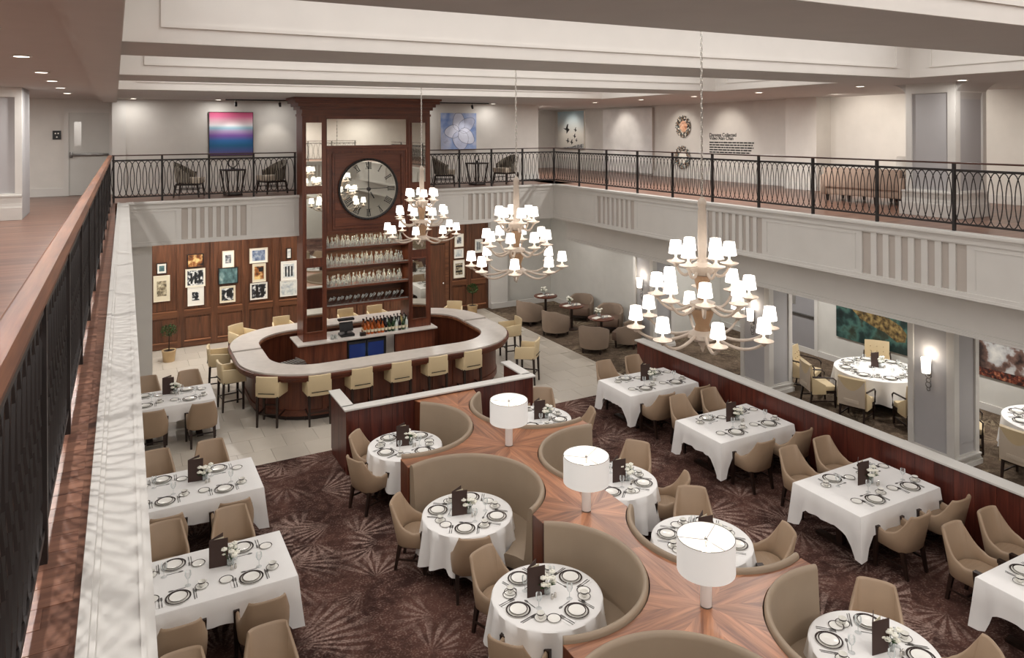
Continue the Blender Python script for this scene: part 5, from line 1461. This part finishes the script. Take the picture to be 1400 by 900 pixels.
# ------------------------------------------------------------------ gallery art
rb = thing('canvas_painting', 'square rainbow-banded abstract painting on the back gallery wall', 'painting', (2.73, 20.98, 6.03))
ramp_mat('rainbow', [(0, S(96, 70, 110)), (.1, S(70, 84, 140)), (.22, S(24, 92, 132)), (.34, S(40, 100, 160)), (.46, S(120, 80, 160)), (.56, S(170, 150, 190)), (.64, S(150, 196, 214)), (.7, S(236, 232, 238)), (.78, S(226, 190, 200)), (.9, S(214, 110, 150)), (1, S(190, 70, 110))], 'z', -.56, .56)
MB().box(-.56, .56, -.045, .018, -.58, .58).obj('canvas_edge', 'frame_black', rb, smooth=False)
MB().box(-.545, .545, -.05, -.045, -.565, .565).obj('canvas', 'rainbow', rb, smooth=False)
fl = thing('canvas_painting', 'square pale blue painting of a large flower on the back gallery wall', 'painting', (9.33, 20.98, 6.06))
blot_mat('paint_blue', [(.35, S(96, 128, 190)), (.5, S(150, 168, 208)), (.62, S(184, 190, 214)), (.75, S(120, 130, 160))], 2.5, 6)
plain('paint_petal', S(206, 210, 228), .6, var=.08, scale=6); plain('paint_petal2', S(186, 192, 216), .6, var=.1, scale=6); plain('paint_line', S(72, 80, 112), .6)
MB().box(-.6, .6, -.045, .018, -.57, .57).obj('canvas_edge', 'taupe', fl, smooth=False)
MB().box(-.597, .597, -.05, -.045, -.567, .567).obj('canvas', 'paint_blue', fl, smooth=False)
def petal(root, cx, cz, ang, L1, W1, m, d):
    P = []
    for i in range(18):
        a = 2 * PI * i / 18; q = (L1 * .5 + L1 * .5 * math.cos(a), W1 * math.sin(a) * (1 - .25 * math.cos(a)))
        q = rot2(q, ang); P.append((max(-.59, min(.59, cx + q[0])), max(-.56, min(.56, cz + q[1]))))
    MB(Matrix(((1, 0, 0, 0), (0, 0, -1, -.05), (0, 1, 0, 0), (0, 0, 0, 1)))).prism(P, 0, d).obj('painted_petal', m, root, smooth=False)
    MB(Matrix.Translation((0, -.05 - d, 0))).tube([(p[0], 0, p[1]) for p in P], .005, 4, closed=True).obj('petal_outline', 'paint_line', root)
for k, (an, l1, w1) in enumerate([(PI * .52, .6, .2), (PI * .2, .62, .2), (PI * 1.03, .5, .2), (PI * 1.55, .6, .26), (PI * 1.8, .6, .22)]):
    petal(fl, .02, .02, an, l1, w1, 'paint_petal' if k % 2 == 0 else 'paint_petal2', .001 + .0006 * k)
# right gallery wall (plane x = 16.5)
MXW = Matrix(((0, 0, -1, 0), (-1, 0, 0, 0), (0, 1, 0, 0), (0, 0, 0, 1)))   # local (u to the right in the photo, v up, w off the wall)
def on_wall(px0, py0, px1, py1, name, label, cat, edge, face, d=.06):
    (ya, za), (yb, zb) = on_x(px0, py0, 16.5), on_x(px1, py1, 16.5)
    t = thing(name, label, cat, (16.5, (ya + yb) / 2, (za + zb) / 2))
    hw, hh = abs(ya - yb) / 2, abs(za - zb) / 2
    MB(MXW).box(-hw, hw, -hh, hh, .002, d - .004).obj('canvas_edge', edge, t, smooth=False)
    MB(MXW).box(-hw + .004, hw - .004, -hh + .004, hh - .004, d - .004, d).obj('canvas', face, t, smooth=False)
    return t, hw, hh, d
ramp_mat('birdsky', [(0, S(200, 196, 188)), (.4, S(226, 222, 214)), (.7, S(206, 218, 222)), (1, S(176, 208, 220))], 'z', -.8, .8, noise=.1)
t, hw, hh, d = on_wall(764, 153, 800, 204, 'canvas_painting', 'tall painting of dark birds in a pale sky on the far right gallery wall', 'painting', 'mat_white', 'birdsky')
def bird(t, u, v, s_):
    P = [(-.16, .03), (-.05, .02), (.0, .12), (.05, .14), (.03, .03), (.1, -.01), (.04, -.06), (-.02, -.12), (-.03, -.03)]
    MB(MXW).prism([(u + p[0] * s_ * 1.2, v + p[1] * s_) for p in P], d, d + .002).obj('painted_bird', 'dark', t, smooth=False)
for u, v, s_ in ((-.25, .03, 1.6), (.38, .0, .8), (.32, -.25, .8), (-.2, -.45, .9), (.1, -.5, .9), (.45, -.42, .6)): bird(t, u, v, s_)
MB(MXW).prism([(-.9, -.78), (.95, -.78), (.95, -.55), (.5, -.6), (.1, -.68), (-.5, -.72)], d, d + .002).obj('painted_ground', 'print_grey', t, smooth=False)
blot_mat('paint_white', [(.3, S(206, 204, 202)), (.6, S(232, 230, 228))], 1.2, 4)
on_wall(827, 150, 895, 238, 'canvas_painting', 'large pale grey almost blank canvas on the right gallery wall', 'painting', 'taupe', 'paint_white', .1)
blot_mat('mosaic', [(.2, S(60, 50, 44)), (.4, S(150, 136, 124)), (.55, S(216, 206, 196)), (.7, S(120, 150, 150)), (.85, S(70, 62, 60))], 13, 2, .3, typ='voronoi')
blot_mat('mosaic_c', [(.2, S(214, 150, 110)), (.5, S(232, 190, 160)), (.8, S(170, 110, 84))], 12, 2, .3, typ='voronoi')
for k, (u, v, R_) in enumerate(((935, 173, .37), (934, 215, .39))):
    y_, z_ = on_x(u, v, 16.5)
    t = thing('mosaic_plate', ['upper round mosaic wall plate with an orange centre', 'lower round mosaic wall plate behind the railing'][k], 'wall plate', (16.5, y_, z_))
    MB(MXW).lathe([(R_ * .55, .01), (R_ * .9, .05), (R_ * .88, .055), (R_ * .5, .02)], 40, cap=False).obj('rim', 'mosaic', t)
    MB(MXW).lathe([(R_ * .56, .012), (R_ * .3, .03), (.001, .03)], 30, cap=False).obj('centre', 'mosaic_c' if k == 0 else 'mat_white', t)
    for rr_, n_ in ((.93, 30), (.78, 26), (.62, 20)):
        for j in range(n_):
            a = 2 * PI * j / n_ + rr_
            MB(MXW).ball((R_ * rr_ * math.cos(a), R_ * rr_ * math.sin(a), .05), .026, 6, 4, .5).obj('mosaic_stone', ['blackp', 'mat_white', 'steeld', 'bisque_d'][(j * 7 + int(rr_ * 10)) % 4], t)
# wall text
wt = thing('wall_text', 'block of black exhibition lettering on the right gallery wall', 'lettering', (16.498, 0, 0))
def text_mesh(body, size, y_, z_, bold=.0):
    cu = bpy.data.curves.new('lettering', 'FONT'); cu.body = body; cu.size = size; cu.offset = bold; cu.extrude = .001
    ob = bpy.data.objects.new('tmp', cu); COL.objects.link(ob)
    bpy.context.view_layer.update()
    dg = bpy.context.evaluated_depsgraph_get(); me = bpy.data.meshes.new_from_object(ob.evaluated_get(dg))
    COL.objects.unlink(ob); bpy.data.objects.remove(ob)
    me.transform(MXW); me.materials.clear(); me.materials.append(MATS['dark'])
    return link('text_line', me, wt, (-.002, y_, z_))
y0_, z0_ = on_x(970, 186.5, 16.5)
text_mesh('Danseye Collected', .15, y0_, z0_, .003); text_mesh('Video Alan Chan', .15, y0_, on_x(970, 191, 16.5)[1], .003)
rg = random.Random(2)
for k in range(5):
    zz = on_x(970, 194.6 + 3.3 * k, 16.5)[1]; u = 0; W_ = [1.85, 1.8, 1.83, 1.75, 1.7][k]; b = MB(MXW)
    while u < W_:
        l_ = min(rg.uniform(.06, .2), W_ - u); b.box(u, u + l_, -.02, .02, 0, .001); u += l_ + .02
    o = b.obj('text_line', 'dark', wt, smooth=False); o.location = (-.002, y0_, zz)

# track lights over the back gallery paintings
def track(x0, x1, heads, label):
    t = thing('track_light', label, 'track light', (x0, 20.2, SOF))
    MB().box(0, x1 - x0, -.02, .02, -.03, -.002).obj('track', 'blackp', t, smooth=False)
    for h in heads:
        MB().tube([(h - x0, 0, -.03), (h - x0, 0, -.09)], .008, 6).obj('stem', 'blackp', t)
        MB(Matrix.Translation((h - x0, 0, -.13)) @ Matrix.Rotation(-.5, 4, 'X')).lathe([(.03, -.05), (.038, .05)], 14).obj('head', 'blackp', t)
        spot_light('track_spot', (h, 20.24, SOF - .2), 26, 60, .8, (1, .93, .84), (.62, 0, 0), .03)
track(2.5, 4.35, (2.75, 3.85), 'black two-headed track light above the rainbow painting')
track(7.6, 10.0, (7.75, 9.45), 'black two-headed track light above the blue flower painting')
def spot_at(n, loc, tgt, watts, deg, col=(1, .92, .82)):
    d = Vector(tgt) - Vector(loc); o = spot_light(n, loc, watts, deg, .8, col, (0, 0, 0), .04); o.rotation_euler = d.to_track_quat('-Z', 'Y').to_euler(); return o
for y_ in (25.5, 21.9, 18.9, 16.8): spot_at('wall_fill_spot', (15.2, y_, SOF - .03), (16.5, y_, 5.7), 60, 80)
for y_ in (12.0, 10.0, 7.0, 5.0): spot_at('wall_fill_spot', (14.9, y_, SOF - .03), (16.5, y_, 5.6), 110, 120)  # spots without fixtures, added to lighten the wall between pier and column

# recessed downlights
dl_me = MB().lathe([(.075, -.012), (.075, .0)], 20).mesh('lens', 'downlight'); dr_me = MB().lathe([(.075, -.014), (.1, -.012), (.1, 0), (.075, 0), (.075, -.014)], 24, cap=False).mesh('trim_ring', 'white')
def downlight(loc, label, watts, deg=125, group='recessed downlights'):
    t = thing('downlight', label, 'downlight', loc, 0, group)
    link('lens', dl_me, t); link('trim_ring', dr_me, t)
    disk_light('downlight_beam', (loc[0], loc[1], loc[2] - .03), watts)
for y_ in (1.5, 4.2, 7.0, 9.5, 11.95, 13.9, 16.0, 18.2): downlight((-.88, y_, SOF), 'recessed downlight in the left gallery ceiling', 40, 140, 'downlights of the left gallery')
for y_ in (-4.6, -1.8, 1.2, 4.6, 7.5, 9.45, 12, 14.1, 16.2, 18.4, 22.9): downlight((12.65, y_, SOF), 'recessed downlight in the right gallery ceiling', 16 if y_ in (7.5, 9.45, 4.6) else 85, 140, 'downlights of the right gallery')  # front-most two sit out of view, added to brighten the mirror reflections
for x_ in (.4, 2.36, 3.85, 8.0, 10.3): downlight((x_, 20.35 if x_ in (3.85,) else 20.5, SOF), 'recessed downlight in the back gallery ceiling', 8, 140, 'downlights of the back gallery')
for x_ in (2.5, 5.7, 9.0): downlight((x_, -4.3, SOF), 'added downlight behind the camera, lighting the front gallery for the mirrors', 130, 130, 'added downlights of the front gallery')  # unseen lamps, added so the tower mirrors reflect a lit wall
for x_ in (2.5, 5.7, 9.0): downlight((x_, -4.3, MZ - .3), 'added downlight behind the camera, lighting the lower front for the mirrors', 110, 130, 'added downlights under the front gallery')  # added out of sight to light the lower front for the mirrors
for y_ in (4, 8, 12, 16, 19.6): downlight((-3.2, y_, SOF), 'added downlight out of view, brightening the left gallery', 45, 130, 'added second row of left gallery downlights')  # extra row out of view, added to brighten the gallery door and wall
downlight((2.3, 19.7, 3.52), 'added downlight over the far left end of the bar, lightening the return wall', 30, 130)  # added lamp, lightens the white return wall beside the panelling
# lamps below the galleries, in the lower ceilings
for x_ in (1.3, 3.0, 4.8, 6.6, 8.4, 10.2): downlight((x_, 21.2, 3.52), 'recessed downlight over the back of the bar', 35, 140, 'downlights over the bar back')
for x_ in (1.3, 2.9, 5.4): downlight((x_, 22.35, 3.52), 'recessed picture downlight above the panelled wall', 10, 90, 'picture downlights')
for y_ in (-3, 0.5, 3, 5.5, 8.4, 10.7, 13.2, 15.8): downlight((15.0, y_, 2.84), 'recessed downlight in the right dining room ceiling', 45, 145, 'downlights of the right dining room')  # first three are unseen, added to lighten what the mirrors show
for y_ in (17.7, 20.2): downlight((12.6, y_, 3.52 if y_ > 19 else 2.84), 'recessed downlight in the lounge corner ceiling', 20, 145, 'downlights of the lounge corner')

# ------------------------------------------------------------------ chandeliers
def make_chandelier():
    t = thing('chandelier', 'x', 'chandelier')
    # local z = 0 at the ceiling end of the chain, body hangs below
    return t
arm_me, cup_me, shade_me, candle_me = {}, None, None, None
cup_me = MB().lathe([(.012, -.06), (.03, -.035), (.098, -.008), (.102, .0), (.04, .012), (.02, .035)], 18).mesh('cup', 'bisque')
candle_me = MB().lathe([(.014, .012), (.014, .1)], 8).mesh('candle', 'petal')
shade_me = MB().lathe([(.08, .085), (.06, .23)], 20, cap=False).mesh('shade', 'shade')
def arm_mesh(R_, z0, zc):
    """swan arm from the stem (r=.09, z0) to the cup at (R_, zc)"""
    P = []
    dip = .10
    for i in range(13):
        f = i / 12
        r = .07 + (R_ - .07) * (1 - (1 - f) ** 1.25)
        z = z0 + (zc - .03 - z0) * f ** 2.2 - dip * math.sin(PI * min(1, f * 1.02)) ** 1.0 * (1 if f < .98 else .6)
        P.append((r, 0, z))
    P[-1] = (R_, 0, zc - .03)
    return MB().tube(P, [.02 - .006 * i / 12 for i in range(13)], 7).mesh('arm', 'bisque')
TIERS = [(6, .29, 4.62, 4.56, .3), (8, .50, 4.25, 4.16, .1), (8, .74, 3.89, 3.84, .25)]   # count, radius, cup z, arm root z, phase
arms = [arm_mesh(R_, rz, cz) for (n_, R_, cz, rz, ph) in TIERS]
def chandelier(x_, y_, label, zoff=0.0):
    t = thing('chandelier', label, 'chandelier', (x_, y_, zoff), 0, 'tiered chandeliers in the void')
    top = CTOP - .0 - zoff
    MB().lathe([(.1, top - .03), (.1, top)], 20).obj('canopy', 'bisque', t)
    b = MB(); z = 5.32; k = 0
    while z < top - .03:
        M = Matrix.Translation((0, 0, z)) @ Matrix.Rotation(PI / 2 * (k % 2), 4, 'Z')
        b2 = MB(M); b2.tube([(.014 * math.cos(2 * PI * i / 10), 0, .032 * math.sin(2 * PI * i / 10)) for i in range(10)], .004, 4, closed=True); b.add(b2.v, b2.f); z += .052; k += 1
    b.tube([(.0, 0, 5.3), (.0, 0, top - .03)], .005, 5)
    o = b.obj('chain', 'silver', t)
    # stem column built of turned pieces
    MB().lathe([(.02, 5.34), (.045, 5.3), (.05, 5.26), (.04, 5.22), (.048, 5.18), (.052, 4.8), (.045, 4.66), (.06, 4.62)], 18).obj('stem_column', 'bisque', t)
    MB().lathe([(.06, 4.62), (.13, 4.58), (.135, 4.54), (.1, 4.48), (.07, 4.47)], 20).obj('tier_collar', 'bisque', t)
    MB().lathe([(.085, 4.47), (.09, 4.43), (.055, 4.28), (.05, 4.2)], 18).obj('turned_body', 'bisque_d', t)
    MB().lathe([(.06, 4.2), (.14, 4.17), (.145, 4.13), (.11, 4.1)], 20).obj('tier_collar', 'bisque', t)
    MB().lathe([(.115, 4.1), (.125, 4.06), (.075, 3.92), (.09, 3.86)], 20).obj('turned_body', 'bisque_d', t)
    MB().lathe([(.1, 3.86), (.16, 3.82), (.17, 3.78), (.1, 3.74), (.05, 3.73)], 20).obj('tier_collar', 'bisque', t)
    MB().lathe([(.05, 3.73), (.045, 3.7), (.02, 3.67), (.022, 3.65), (.004, 3.61)], 14).obj('finial', 'bisque', t)
    for (n_, R_, cz, rz_, ph), am in zip(TIERS, arms):
        for k in range(n_):
            a = 2 * PI * k / n_ + ph
            A = link('arm', am, t, (0, 0, 0), a)
            for nm, me in (('cup', cup_me), ('candle', candle_me), ('shade', shade_me)): link(nm, me, A, (R_, 0, cz))
    return t
chandelier(5.78, 6.32, 'nearest three-tier chandelier of small white shades, on the right')
chandelier(5.76, 10.64, 'middle three-tier chandelier of small white shades')
chandelier(5.78, 14.92, 'farthest three-tier chandelier of small white shades, before the clock tower')
